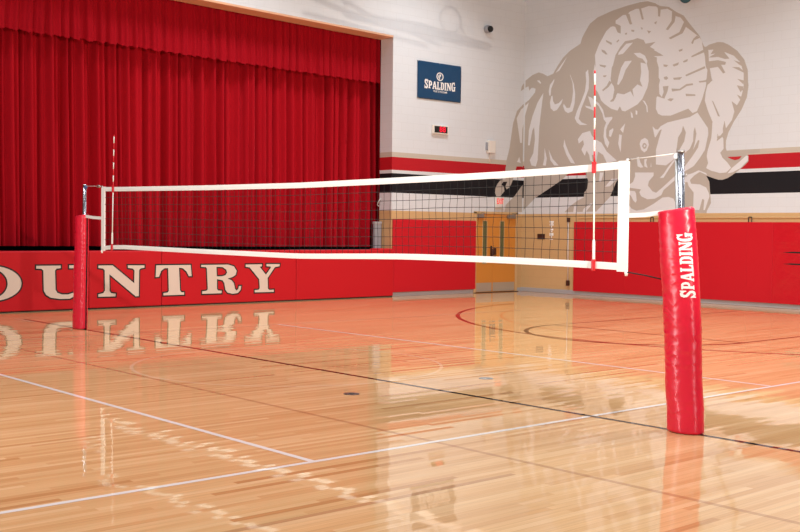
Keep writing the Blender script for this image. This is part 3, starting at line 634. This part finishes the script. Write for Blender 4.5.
cm = thing('wall_speaker', 'small round grey and black device high on the white stage wall', 'speaker', (XA, 12.86, 6.8))
obj('body', lathe(bmesh.new(), [(0.085, 0), (0.10, 0.02), (0.10, 0.10), (0.085, 0.12)], (XA, 12.82, 6.80), 'x'), M_grey, cm)
obj('lens', lathe(bmesh.new(), [(0.082, 0.115), (0.078, 0.16), (0.055, 0.19), (0.02, 0.2)], (XA, 12.84, 6.80), 'x'), M_black, cm)

ck = thing('digital_clock', 'small black digital clock with red digits below the navy banner', 'clock', (XA, 11.2, 4.02))
obj('case', nbox(XA, XA + 0.06, 10.94, 11.48, 4.0, 4.22, 0.012), M_plate, ck)
scr = obj('screen', nbox(XA + 0.058, XA + 0.064, 10.99, 11.43, 4.03, 4.19), M_black, ck)
o = obj('digits', text_mesh('88', 0.19, lambda a, b: (XA + 0.066, 11.26 + a, 4.11 + b), 1.15), M_led, scr); o['label'] = 'glowing red digits'

tb = thing('ball_fixture', 'teal round fixture at the top edge of the wall above the ram', 'fixture', (-4.24, YB, 7.03))
obj('globe', lathe(bmesh.new(), [(0.14 * math.sin(t * PI / 12) + 0.001, -0.14 * math.cos(t * PI / 12)) for t in range(13)], (-4.24, YB - 0.16, 7.05), 'z'), M_teal, tb, True)
obj('bracket', nbox(-4.1, -3.93, YB - 0.2, YB, 6.99, 7.12, 0.02), M_maroon, tb)

pl = thing('wall_plaque', 'small dark bronze plaque on the tan wall near the corner', 'plaque', (-8.66, YB, 1.4))
obj('plate', nbox(-8.79, -8.53, YB - 0.012, YB, 1.405, 1.545, 0.004), M_dark, pl)
nt_ = obj('painted_notice', bmesh.new(), M_padwhite)
bm = bmesh.new()
for z0, z1, a, b in ((1.845, 1.885, -8.375, -8.235), (1.81, 1.84, -8.36, -8.25), (1.765, 1.80, -8.37, -8.24), (1.70, 1.75, -8.33, -8.29), (1.64, 1.685, -8.35, -8.25), (1.60, 1.625, -8.34, -8.28), (1.50, 1.575, -8.37, -8.24), (1.45, 1.49, -8.33, -8.29), (1.395, 1.425, -8.36, -8.25)):
    box(bm, a, b, YB - 0.004, YB, z0, z1)
bm.to_mesh(nt_.data); bm.free()
tag(nt_, 'narrow upright run of white marks on the tan wall beside the plaque', 'notice')

pr = thing('crank_rod', 'thin steel rod hanging down the tan wall beside the red pad', 'rod', (-7.70, YB, 0.2))
obj('rod', tube(bmesh.new(), [(-7.71, YB - 0.05, 1.95), (-7.69, YB - 0.05, 0.25)], 0.012, 8), M_plate, pr)
obj('bracket', nbox(-7.74, -7.68, YB - 0.08, YB, 1.86, 1.97, 0.008), M_dark, pr)
bm = nbox(-7.735, -7.655, YB - 0.08, YB - 0.02, 0.22, 0.36, 0.008); obj('handle', bm, M_dark, pr)

sp = thing('grey_screen', 'narrow grey screen standing on the stage at the right end of the curtain', 'screen', (-9.7, 9.5, ZS))
obj('board', nbox(-9.755, -9.67, 9.42, 9.63, ZS, 1.79, 0.012), M_grey, sp)
obj('top_edge', nbox(-9.765, -9.66, 9.415, 9.635, 1.74, 1.80, 0.01), M_base, sp)
th = tube(bmesh.new(), [(-9.74, 9.655, 2.37), (-9.745, 9.62, 2.33), (-9.77, 9.59, 2.27), (-9.80, 9.60, 2.20), (-9.78, 9.63, 2.18)], 0.014, 8)
tag(obj('tieback_loop', th, M_plate, None, True), 'short white tie-back cord looped at the right edge of the stage curtain', 'cord')

# navy banner
GL = {
 'S': (0.64, [[(.02,.0),(.10,.0),(.14,.08),(.30,.0),(.50,.06),(.60,.22),(.56,.42),(.40,.56),(.24,.66),(.24,.78),(.34,.82),(.46,.74),(.50,.62),(.58,.62),(.58,1.0),(.50,1.0),(.46,.94),(.30,1.0),(.10,.94),(.02,.78),(.06,.58),(.22,.46),(.38,.36),(.38,.24),(.28,.18),(.14,.26),(.10,.38),(.02,.38)]]),
 'P': (0.62, [[(0,0),(.34,0),(.34,.1),(.27,.13),(.27,.36),(.42,.36),(.58,.48),(.6,.7),(.54,.9),(.4,1),(0,1),(0,.9),(.07,.87),(.07,.13),(0,.1)], [(.27,.5),(.36,.52),(.4,.6),(.4,.75),(.36,.84),(.27,.86)]]),
 'A': (0.72, [[(0,0),(.26,0),(.26,.1),(.21,.12),(.24,.24),(.44,.24),(.47,.12),(.42,.1),(.42,0),(.74,0),(.74,.1),(.68,.13),(.46,1),(.26,1),(.06,.13),(0,.1)], [(.27,.38),(.41,.38),(.34,.7)]]),
 'L': (0.58, [[(0,0),(.56,0),(.58,.36),(.5,.36),(.44,.16),(.27,.16),(.27,.87),(.34,.9),(.34,1),(0,1),(0,.9),(.07,.87),(.07,.13),(0,.1)]]),
 'D': (0.66, [[(0,0),(.4,0),(.58,.14),(.64,.36),(.64,.66),(.58,.86),(.4,1),(0,1),(0,.9),(.07,.87),(.07,.13),(0,.1)], [(.27,.14),(.36,.16),(.43,.3),(.43,.7),(.36,.84),(.27,.86)]]),
 'I': (0.36, [[(0,0),(.34,0),(.34,.1),(.27,.13),(.27,.87),(.34,.9),(.34,1),(0,1),(0,.9),(.07,.87),(.07,.13),(0,.1)]]),
 'N': (0.72, [[(0,0),(.26,0),(.26,.1),(.19,.13),(.19,.62),(.5,0),(.66,0),(.66,.87),(.73,.9),(.73,1),(.47,1),(.47,.9),(.54,.87),(.54,.42),(.24,1),(0,1),(0,.9),(.07,.87),(.07,.13),(0,.1)]]),
 'G': (0.70, [[(.3,0),(.44,.04),(.5,.1),(.54,0),(.62,0),(.62,.4),(.7,.43),(.7,.52),(.36,.52),(.36,.43),(.43,.4),(.42,.2),(.34,.14),(.26,.2),(.22,.36),(.22,.66),(.27,.82),(.35,.86),(.44,.8),(.5,.64),(.58,.64),(.58,1),(.51,1),(.47,.94),(.33,1),(.14,.93),(.03,.74),(0,.5),(.03,.26),(.12,.08)]])}
WORD = 'SPALDING'
def word_loops():
    """the word set in a 1 x 1 box, the first and last capitals a little taller"""
    tot = sum(GL[c][0] + 0.03 for c in WORD); x = 0; out = []
    for i, c in enumerate(WORD):
        w, lps = GL[c]
        k, dz = (1.24, -0.12) if i in (0, 7) else (1.0, 0.0)
        out.append([[((x + a) / tot, (b * k + dz)) for a, b in lp] for lp in lps]); x += w + 0.03
    return out
bn = thing('banner', 'navy blue banner with white lettering hung high on the stage wall', 'banner', (XA, 11.18, 4.83))
bm = bmesh.new(); NA, NB = 40, 28; gv = []
def bz(y, z):
    return XA + 0.012 + 0.010 * (0.5 + 0.5 * noise.noise((y * 3.0 + z * 2.2, z * 1.2 - y, 4.0))) + 0.006 * abs(math.sin((y * 1.9 - z * 0.9) * 2.4))
for i in range(NA + 1):
    gv.append([bm.verts.new((bz(10.435 + 1.49 * i / NA, 4.835 + 0.915 * j / NB), 10.435 + 1.49 * i / NA, 4.835 + 0.915 * j / NB)) for j in range(NB + 1)])
for i in range(NA):
    for j in range(NB): bm.faces.new((gv[i][j], gv[i + 1][j], gv[i + 1][j + 1], gv[i][j + 1])).smooth = True
cl = obj('cloth', bm, M_navy, bn)
md = cl.modifiers.new('thickness', 'SOLIDIFY'); md.thickness = 0.003
def bpt(y, z): return (bz(y, z) + 0.004, y, z)
bm = bmesh.new()
for lps in word_loops():
    poly(bm, lps, lambda a, b: bpt(10.665 + a * 1.06, 5.115 + b * 0.19 - 0.02 * math.sin(a * PI)), 0, [(0, [k / 24 for k in range(1, 24)])])
o = obj('lettering', bm, M_bannerwhite, cl); o['label'] = 'white lettering'
bm = text_mesh('TRUE TO THE GAME', 0.062, lambda a, b: bpt(11.2 + a, 5.045 + b), 0.85)
obj('tagline', bm, M_bannerwhite, cl)
bm = bmesh.new()
E1 = [(11.185 + 0.12 * math.cos(t * PI / 20), 5.42 + 0.105 * math.sin(t * PI / 20)) for t in range(40)]
E2 = [(11.185 + 0.092 * math.cos(t * PI / 20), 5.42 + 0.08 * math.sin(t * PI / 20)) for t in range(40)]
poly(bm, [E1, E2], bpt)
poly(bm, [[(11.15, 5.35), (11.175, 5.35), (11.19, 5.42), (11.22, 5.43), (11.215, 5.47), (11.18, 5.49), (11.165, 5.45)]], bpt)
poly(bm, [[(11.12, 5.40), (11.135, 5.37), (11.145, 5.42), (11.14, 5.46), (11.125, 5.45)]], bpt)
obj('emblem', bm, M_bannerwhite, cl)
for y, z in ((10.45, 5.735), (11.18, 5.74), (11.91, 5.735), (10.45, 4.85), (11.91, 4.85)): obj('grommet', lathe(bmesh.new(), [(0.012, 0), (0.012, 0.028)], (XA, y, z), 'x', 12), M_steel, bn)

# ------------------------------------------------------------------ floor plates
for x, y, m, l in ((2.25, -0.86, M_dark, 'dark round metal floor plate in front of the centre line'), (2.26, 1.0, M_plategrey, 'pale grey round metal floor plate beyond the centre line under the net')):
    p = thing('floor_plate', l, 'floor plate', (x, y, 0), 'round socket covers in the floor')
    cv = obj('cover', lathe(bmesh.new(), [(0.078, 0.0), (0.078, 0.003), (0.072, 0.0045), (0.001, 0.0045)], (x, y, 0), 'z', 40), m, p)
    bm = bmesh.new(); lathe(bm, [(0.03, 0.0044), (0.03, 0.0056), (0.001, 0.0056)], (x, y, 0), 'z', 24)
    obj('hatch', bm, M_black if m is M_dark else M_steel, cv)

# ------------------------------------------------------------------ volleyball net
def interp(tab, x):
    for (a, u), (b, v) in zip(tab, tab[1:]):
        if x <= b:
            t = (x - a) / (b - a); return u + (v - u) * t
    return tab[-1][1]
TOP = [(-4.85, 2.197), (-4.5, 2.187), (-2.0, 2.152), (0.2, 2.132), (1.95, 2.143), (3.37, 2.155), (4.5, 2.178), (4.85, 2.203)]
BOT = [(-4.85, 1.235), (-4.5, 1.276), (-2.0, 1.260), (0.2, 1.250), (1.95, 1.294), (3.37, 1.297), (4.5, 1.286), (4.85, 1.274)]
def smooth_tab(tab, x): return (interp(tab, max(-4.85, x - 0.35)) + 2 * interp(tab, x) + interp(tab, min(4.85, x + 0.35))) / 4
topz = lambda x: smooth_tab(TOP, x)
botz = lambda x: smooth_tab(BOT, x)
net = thing('volleyball_net', 'black volleyball net with white bands stretched between the two red padded posts', 'net', (0, 0, 1.2))
bm = bmesh.new()
NXs = [-4.80 + 0.1 * i for i in range(97)]; NR = 8; CORD = 0.0026
def npt(x, k):
    t = k / NR; z = botz(x) + 0.05 + (topz(x) - 0.05 - botz(x) - 0.05) * t
    wob = math.sin(PI * t)
    return (x + 0.018 * wob * noise.noise((x * 1.7, k * 0.6, 2.0)), 0.012 * wob * noise.noise((x * 0.9, k * 0.5, 9.0)), z + 0.012 * noise.noise((x * 0.8, k * 1.1, 5.0)) * wob)
for x in NXs: tube(bm, [npt(x, k) for k in range(NR + 1)], CORD, 4, False)
for k in range(1, NR): tube(bm, [npt(x, k) for x in NXs], CORD, 4, False)
obj('mesh', bm, M_cord, net)
def band(name, xs, z0f, z1f, th):
    bm = bmesh.new(); R = []
    for x in xs:
        a, b = z0f(x), z1f(x)
        R.append([bm.verts.new(v) for v in ((x, -th, a), (x, th, a), (x, th * 1.3, (a + b) / 2), (x, th, b), (x, -th, b), (x, -th * 1.3, (a + b) / 2))])
    for p, q in zip(R, R[1:]):
        for k in range(6): bm.faces.new((p[k], p[(k + 1) % 6], q[(k + 1) % 6], q[k]))
    bm.faces.new(R[0][::-1]); bm.faces.new(R[-1])
    return obj(name, bm, M_tape, net)
bx_ = [-4.85 + 9.7 * i / 96 for i in range(97)]
band('top_band', bx_, lambda x: topz(x) - 0.063, topz, 0.006)
band('bottom_band', bx_, botz, lambda x: botz(x) + 0.060, 0.005)
for a, b in ((-4.856, -4.752), (4.752, 4.856)):
    bm = bmesh.new(); c = (a + b) / 2
    vs = [[bm.verts.new((x, y, z)) for x, z in ((a, botz(c) - 0.012), (b, botz(c) - 0.012), (b, topz(c) + 0.004), (a, topz(c) + 0.004))] for y in (-0.0085, 0.0085)]
    bm.faces.new(vs[0]); bm.faces.new(vs[1][::-1])
    for k in range(4): bm.faces.new((vs[0][k], vs[1][k], vs[1][(k + 1) % 4], vs[0][(k + 1) % 4]))
    obj('side_band', bm, M_tape, net)
    s = 1 if a > 0 else -1
    xe = s * 4.845
    bm = bmesh.new(); lathe(bm, [(0.014, -0.012), (0.016, 0.0), (0.014, 0.012)], (xe, 0, topz(c) + 0.008), 'y', 16); obj('grommet', bm, M_steel, net)
    obj('end_cap', lathe(bmesh.new(), [(0.012, -0.03), (0.016, -0.005), (0.012, 0.012)], (xe, 0, botz(c) - 0.016), 'z', 12), M_tape, net)
# cable and straps from the net to the posts
obj('top_cable', tube(bmesh.new(), [(4.84, 0, 2.207), (5.1, 0, 2.222), (5.325, 0, 2.238)], 0.0045, 6), M_cable, net)
obj('top_cable', tube(bmesh.new(), [(-4.84, 0, 2.203), (-5.1, 0, 2.214), (-5.40, 0, 2.222)], 0.0045, 6), M_cable, net)
bm = lathe(bmesh.new(), [(0.006, -0.06), (0.02, -0.04), (0.022, 0.02), (0.008, 0.05)], (-4.96, 0, 2.208), 'x', 10); obj('turnbuckle', bm, M_steel, net)
def strap(name, p, q, h, m):
    bm = bmesh.new(); p = Vector(p); q = Vector(q); R = []
    for c in (p, (p + q) / 2 + Vector((0, 0, -0.006)), q):
        R.append([bm.verts.new(c + Vector(d)) for d in ((0, -0.003, -h), (0, 0.003, -h), (0, 0.003, h), (0, -0.003, h))])
    for a, b in zip(R, R[1:]):
        for k in range(4): bm.faces.new((a[k], a[(k + 1) % 4], b[(k + 1) % 4], b[k]))
    bm.faces.new(R[0][::-1]); bm.faces.new(R[-1]); return obj(name, bm, m, net)
strap('middle_strap', (4.85, 0, 1.738), (5.20, 0, 1.762), 0.018, M_tape)
strap('middle_strap', (-4.85, 0, 1.728), (-5.41, 0, 1.757), 0.022, M_tape)
obj('bottom_rope', tube(bmesh.new(), [(4.83, 0, 1.266), (5.03, 0, 1.245), (5.225, 0, 1.215)], 0.006, 6), M_cord, net)

# antennas
def antenna(x, dx, zb, zt, label):
    a = thing('net_antenna', label, 'antenna', (x, -0.016, zb), 'striped antennas clamped to the net')
    bm = bmesh.new(); n = 17; zc = [zb + (zt - zb) * i / n for i in range(n + 1)]
    zmid = topz(x) - 0.03
    P = lambda z: (x + dx * (z - zb) / (zt - zb), -0.016, z)
    segs = []
    z = zt; red = True
    while z > zmid + 0.02:
        st = 0.028 if z == zt else 0.095
        segs.append((max(z - st, zmid), z, red)); z -= st; red = not red
    tube(bm, [P(zb), P(zmid)], 0.0072, 10, True, 0)
    for z0, z1, rd in segs: tube(bm, [P(z0), P(z1)], 0.0072, 10, True, 1 if rd else 0)
    obj('rod', bm, [M_antwhite, M_antred], a)
    obj('sleeve', tube(bmesh.new(), [P(botz(x) + 0.05), P(botz(x) + 0.07), P(botz(x) + 0.23), P(botz(x) + 0.25)], [0.008, 0.0125, 0.0125, 0.008], 12), M_antwhite, a)
    for z in (topz(x) - 0.03, botz(x) + 0.03):
        c = P(z)
        bm = nbox(c[0] - 0.016, c[0] + 0.016, -0.034, -0.009, z - 0.05, z + 0.03, 0.006)
        box(bm, c[0] - 0.02, c[0] + 0.02, -0.030, -0.010, z + 0.028, z + 0.05, 0.004)
        obj('clamp', bm, M_antred, a)
antenna(4.512, -0.022, 1.285, 2.985, 'red and white striped antenna at the right end of the net')
antenna(-4.485, 0.055, 1.28, 2.955, 'red and white striped antenna at the left end of the net')

# ------------------------------------------------------------------ posts and pads
def post(base, top, zt, label, blue):
    p = thing('volleyball_post', label, 'post', (base, 0, 0), 'steel posts holding the net')
    X = lambda z: base + (top - base) * z / zt
    obj('pole', tube(bmesh.new(), [(X(0), 0, 0.0), (X(zt), 0, zt)], 0.028, 24), M_chrome, p)
    s = -1
    obj('side_rail', tube(bmesh.new(), [(X(0.02) + s * 0.040, 0, 0.02), (X(zt) + s * 0.040, 0, zt - 0.02)], 0.014, 12), M_steel, p)
    obj('cap', lathe(bmesh.new(), [(0.031, 0), (0.033, 0.004), (0.030, 0.014), (0.012, 0.018)], (X(zt), 0, zt - 0.002), 'z', 24), M_steel if not blue else M_chrome, p)
    bm = bmesh.new(); s = 1 if base < 0 else -1
    lathe(bm, [(0.022, -0.02), (0.026, -0.01), (0.026, 0.01), (0.022, 0.02)], (X(zt) + s * 0.030, 0, zt - 0.03), 'y', 16)
    obj('pulley', bm, M_blue if blue else M_steel, p)
    bm = bmesh.new(); zz = 2.05; c = X(zz)
    tube(bm, [(c + 0.026, -0.01, zz), (c + 0.055, -0.012, zz), (c + 0.055, -0.012, zz + 0.022)], 0.005, 6)
    obj('hook', bm, M_steel, p)
    return p
M_blue = mat('blue_pulley', (60, 96, 150), 0.35)
post(5.44, 5.36, 2.245, 'polished steel post rising from the near padded sleeve at right', False)
post(-5.50, -5.435, 2.235, 'polished steel post rising from the far padded sleeve at left', True)

CR = [(0.0, 5.452), (0.18, 5.447), (0.42, 5.428), (0.82, 5.410), (1.21, 5.386), (1.54, 5.354), (1.80, 5.323)]
CL = [(0.0, -5.575), (1.80, -5.53)]
def pad_surface(ctab, seed, amp, AX, AY, t0):
    def f(t, z, off=0.0):
        c = interp(ctab, max(0, min(1.8, z)))
        k = 1.0
        d = 0.0
        # creases bunch on the side the net pulls, stretched across the pad
        sx = math.cos(t) * 0.5 + 0.5
        side = 0.25 + 0.75 * max(0, -math.cos(t - 0.2))
        d += amp * 0.85 * side * noise.noise((math.cos(t) * 0.5, math.sin(t) * 0.5, z * 2.1 + seed))
        rid = noise.noise((t * 1.0 + 4.0, z * 15.0 + 0.8 * noise.noise((t * 1.6, z * 3.0, seed)), seed * 2.0))
        d += amp * 0.42 * (1 - abs(rid)) ** 4 * (0.35 + 0.65 * side) * (0.4 + 0.9 * max(0, noise.noise((t * 1.1, z * 2.2, seed + 5))))
        d += amp * 0.06 * noise.noise((t * 2.0, z * 24.0, seed + 9))
        z = z + 0.020 * math.cos(t - t0) * max(0, z / 1.8) ** 8
        return Vector((c + (AX + d + off) * math.cos(t), (AY + d + off) * math.sin(t), z))
    return f
def sleeve(name, label, ctab, ht, seed, amp, seam, gap, AX, AY, t0):
    p = thing(name, label, 'post pad', (ctab[0][1], 0, 0), 'red padded sleeves round the net posts')
    S = pad_surface(ctab, seed, amp, AX, AY, t0)
    bm = bmesh.new(); NT, NZ = 120, 260; R = []
    t0 = seam + gap / 2
    def ring(z, off): return [bm.verts.new(S(t0 + (2 * PI - gap) * i / NT, z, off)) for i in range(NT + 1)]
    TILT = lambda z, v: z
    prof = [(0.012, -0.055), (0.004, -0.045), (0.003, -0.012), (0.012, -0.002)]
    prof += [(0.02 + (ht - 0.04) * k / NZ, 0.0) for k in range(NZ + 1)]
    prof += [(ht - 0.010, -0.003), (ht - 0.002, -0.012), (ht, -0.022), (ht - 0.004, -0.06), (ht - 0.06, -0.066)]
    for z, off in prof: R.append(ring(z, off))
    for a, b in zip(R, R[1:]):
        for i in range(NT): bm.faces.new((a[i], a[i + 1], b[i + 1], b[i])).smooth = True
    cover = obj('cover', bm, M_pad, p)
    # dark hook-and-loop closure showing in the slit, and the edge flap
    bm = bmesh.new(); prev = None
    for k in range(41):
        z = 0.02 + (ht - 0.05) * k / 40
        q = [bm.verts.new(S(seam + d, z, -0.010)) for d in (-gap * 0.8, 0, gap * 0.8)]
        if prev:
            for i in range(2): bm.faces.new((prev[i], prev[i + 1], q[i + 1], q[i]))
        prev = q
    o = obj('closure_strip', bm, M_black, p); o['label'] = 'black closure strip'
    return cover, S
pr_, SR = sleeve('post_pad', 'glossy wrinkled red padded sleeve with white lettering round the near post', CR, 1.79, 3.0, 0.024, 1.9, 0.10, 0.158, 0.112, 0.44)
pl_, SL = sleeve('post_pad', 'red padded sleeve round the far post in front of the stage, without lettering', CL, 1.78, 8.0, 0.034, 0.30, 0.32, 0.135, 0.096, 0.98)
# the word runs up the near sleeve
bm = bmesh.new()
TB, TT = math.radians(-22), math.radians(-64)
for lps in word_loops():
    poly(bm, lps, lambda a, b: SR(TB + (TT - TB) * b, 1.085 + a * 0.515, 0.0055), 0, [(0, [k / 40 for k in range(1, 40)]), (1, [-0.1 + 0.08 * k for k in range(1, 16)])])
o = obj('lettering', bm, M_padwhite, pr_, True); o['label'] = 'white lettering reading upward'

# ------------------------------------------------------------------ basketball backstop folded up under the ceiling
LS = Vector((12.8, -3.2, 4.5))
def bk(y, z, f=0.62): return LS + (Vector((XA, y, z)) - LS) * f
bs = thing('basketball_backstop', 'steel basketball backstop folded up high between the lamps, above the view', 'backstop', bk(10.5, 6.4))
bs['kind'] = 'structure'
obj('boom', tube(bmesh.new(), [bk(8.2, 6.56), bk(10.6, 6.50), bk(12.95, 6.36)], [0.06, 0.11, 0.07], 10), M_grey, bs)
obj('brace', tube(bmesh.new(), [bk(7.0, 6.42), bk(9.0, 6.27), bk(10.75, 6.13)], 0.04, 8), M_grey, bs)
obj('brace', tube(bmesh.new(), [bk(6.4, 6.95), bk(8.7, 6.52)], 0.04, 8), M_grey, bs)
obj('brace', tube(bmesh.new(), [bk(7.4, 7.1), bk(9.0, 6.60)], 0.035, 8), M_grey, bs)
obj('brace', tube(bmesh.new(), [bk(9.3, 6.55), bk(11.2, 6.20)], 0.03, 8), M_grey, bs)
obj('hanger', tube(bmesh.new(), [bk(8.2, 6.56), bk(8.2, 6.56) + Vector((0, 0, 3.2))], 0.03, 8), M_grey, bs)
rc = bk(11.55, 6.88)
obj('rim', tube(bmesh.new(), [bk(11.55 + 0.36 * math.cos(k * PI / 16), 6.88 + 0.31 * math.sin(k * PI / 16)) for k in range(33)], 0.02, 8), M_maroon, bs)
obj('rim_bracket', tube(bmesh.new(), [bk(11.9, 6.80), bk(12.1, 6.45)], 0.03, 8), M_grey, bs)

# ------------------------------------------------------------------ lamps of the gym
def lamp(x, y, e, size=1.6):
    l = bpy.data.lights.new('high_bay_lamp', 'AREA'); l.shape = 'RECTANGLE'; l.size = size; l.size_y = size; l.energy = e; l.color = LAMPCOL; l.spread = math.radians(125)
    o = bpy.data.objects.new('high_bay_lamp', l); COL.objects.link(o); o.location = (x, y, 9.2)
for x in (-6.5, 0.0, 6.5, 13.0):
    for y, k in ((-9, 0.5), (-2, 0.8), (4.5, 1.3), (10, 1.3)): lamp(x, y, LAMP * k * (0.85 if x < -6 else 1.18 if y > 9 else 1.0))
def softbox(loc, aim, w, h, e):
    l = bpy.data.lights.new('softbox', 'AREA'); l.shape = 'RECTANGLE'; l.size = w; l.size_y = h; l.energy = e; l.color = (1.0, 0.985, 0.97)
    o = bpy.data.objects.new('softbox', l); COL.objects.link(o); o.location = loc
    o.rotation_euler = (Vector(aim) - Vector(loc)).to_track_quat('-Z', 'Y').to_euler()
softbox((0.6, -7.8, 1.75), (3.5, 0, 1.2), 1.0, 2.9, SOFT)
softbox((13.4, -3.6, 1.75), (5.4, 0, 1.0), 0.9, 2.9, SOFT * 0.5)
sl = bpy.data.lights.new('spotlight', 'SPOT'); sl.energy = STROBE; sl.shadow_soft_size = 0.05; sl.spot_size = math.radians(62); sl.spot_blend = 0.6; sl.color = (1.0, 0.88, 0.77)
so = bpy.data.objects.new('spotlight', sl); COL.objects.link(so); so.location = (12.8, -3.2, 4.5)
so.rotation_euler = (Vector((-9.35, 10.5, 6.2)) - Vector(so.location)).to_track_quat('-Z', 'Y').to_euler()

w = bpy.data.worlds.new('gym_air'); w.use_nodes = True; SC.world = w
w.node_tree.nodes['Background'].inputs['Color'].default_value = AMBCOL
w.node_tree.nodes['Background'].inputs['Strength'].default_value = AMBIENT

# ------------------------------------------------------------------ camera
cam = bpy.data.cameras.new('camera'); co = bpy.data.objects.new('camera', cam); COL.objects.link(co)
cam.sensor_width = 36.0; cam.lens = 1088.2 / 800 * 36.0; cam.clip_end = 200
yaw, pitch, roll = 0.8493, -0.0326, 0.0113
fw = Vector((-math.sin(yaw) * math.cos(pitch), math.cos(yaw) * math.cos(pitch), math.sin(pitch)))
rt = Vector((math.cos(yaw), math.sin(yaw), 0)); up = rt.cross(fw)
r2 = rt * math.cos(roll) + up * math.sin(roll); u2 = up * math.cos(roll) - rt * math.sin(roll)
m4 = Matrix((r2, u2, -fw)).transposed().to_4x4(); m4.translation = Vector((10.452, -7.4655, 1.5919))
co.matrix_world = m4
SC.camera = co

SC.view_settings.view_transform = 'Standard'; SC.view_settings.look = 'None'
SC.view_settings.exposure = EXPO; SC.view_settings.gamma = 1.0; SC.view_settings.use_curve_mapping = False
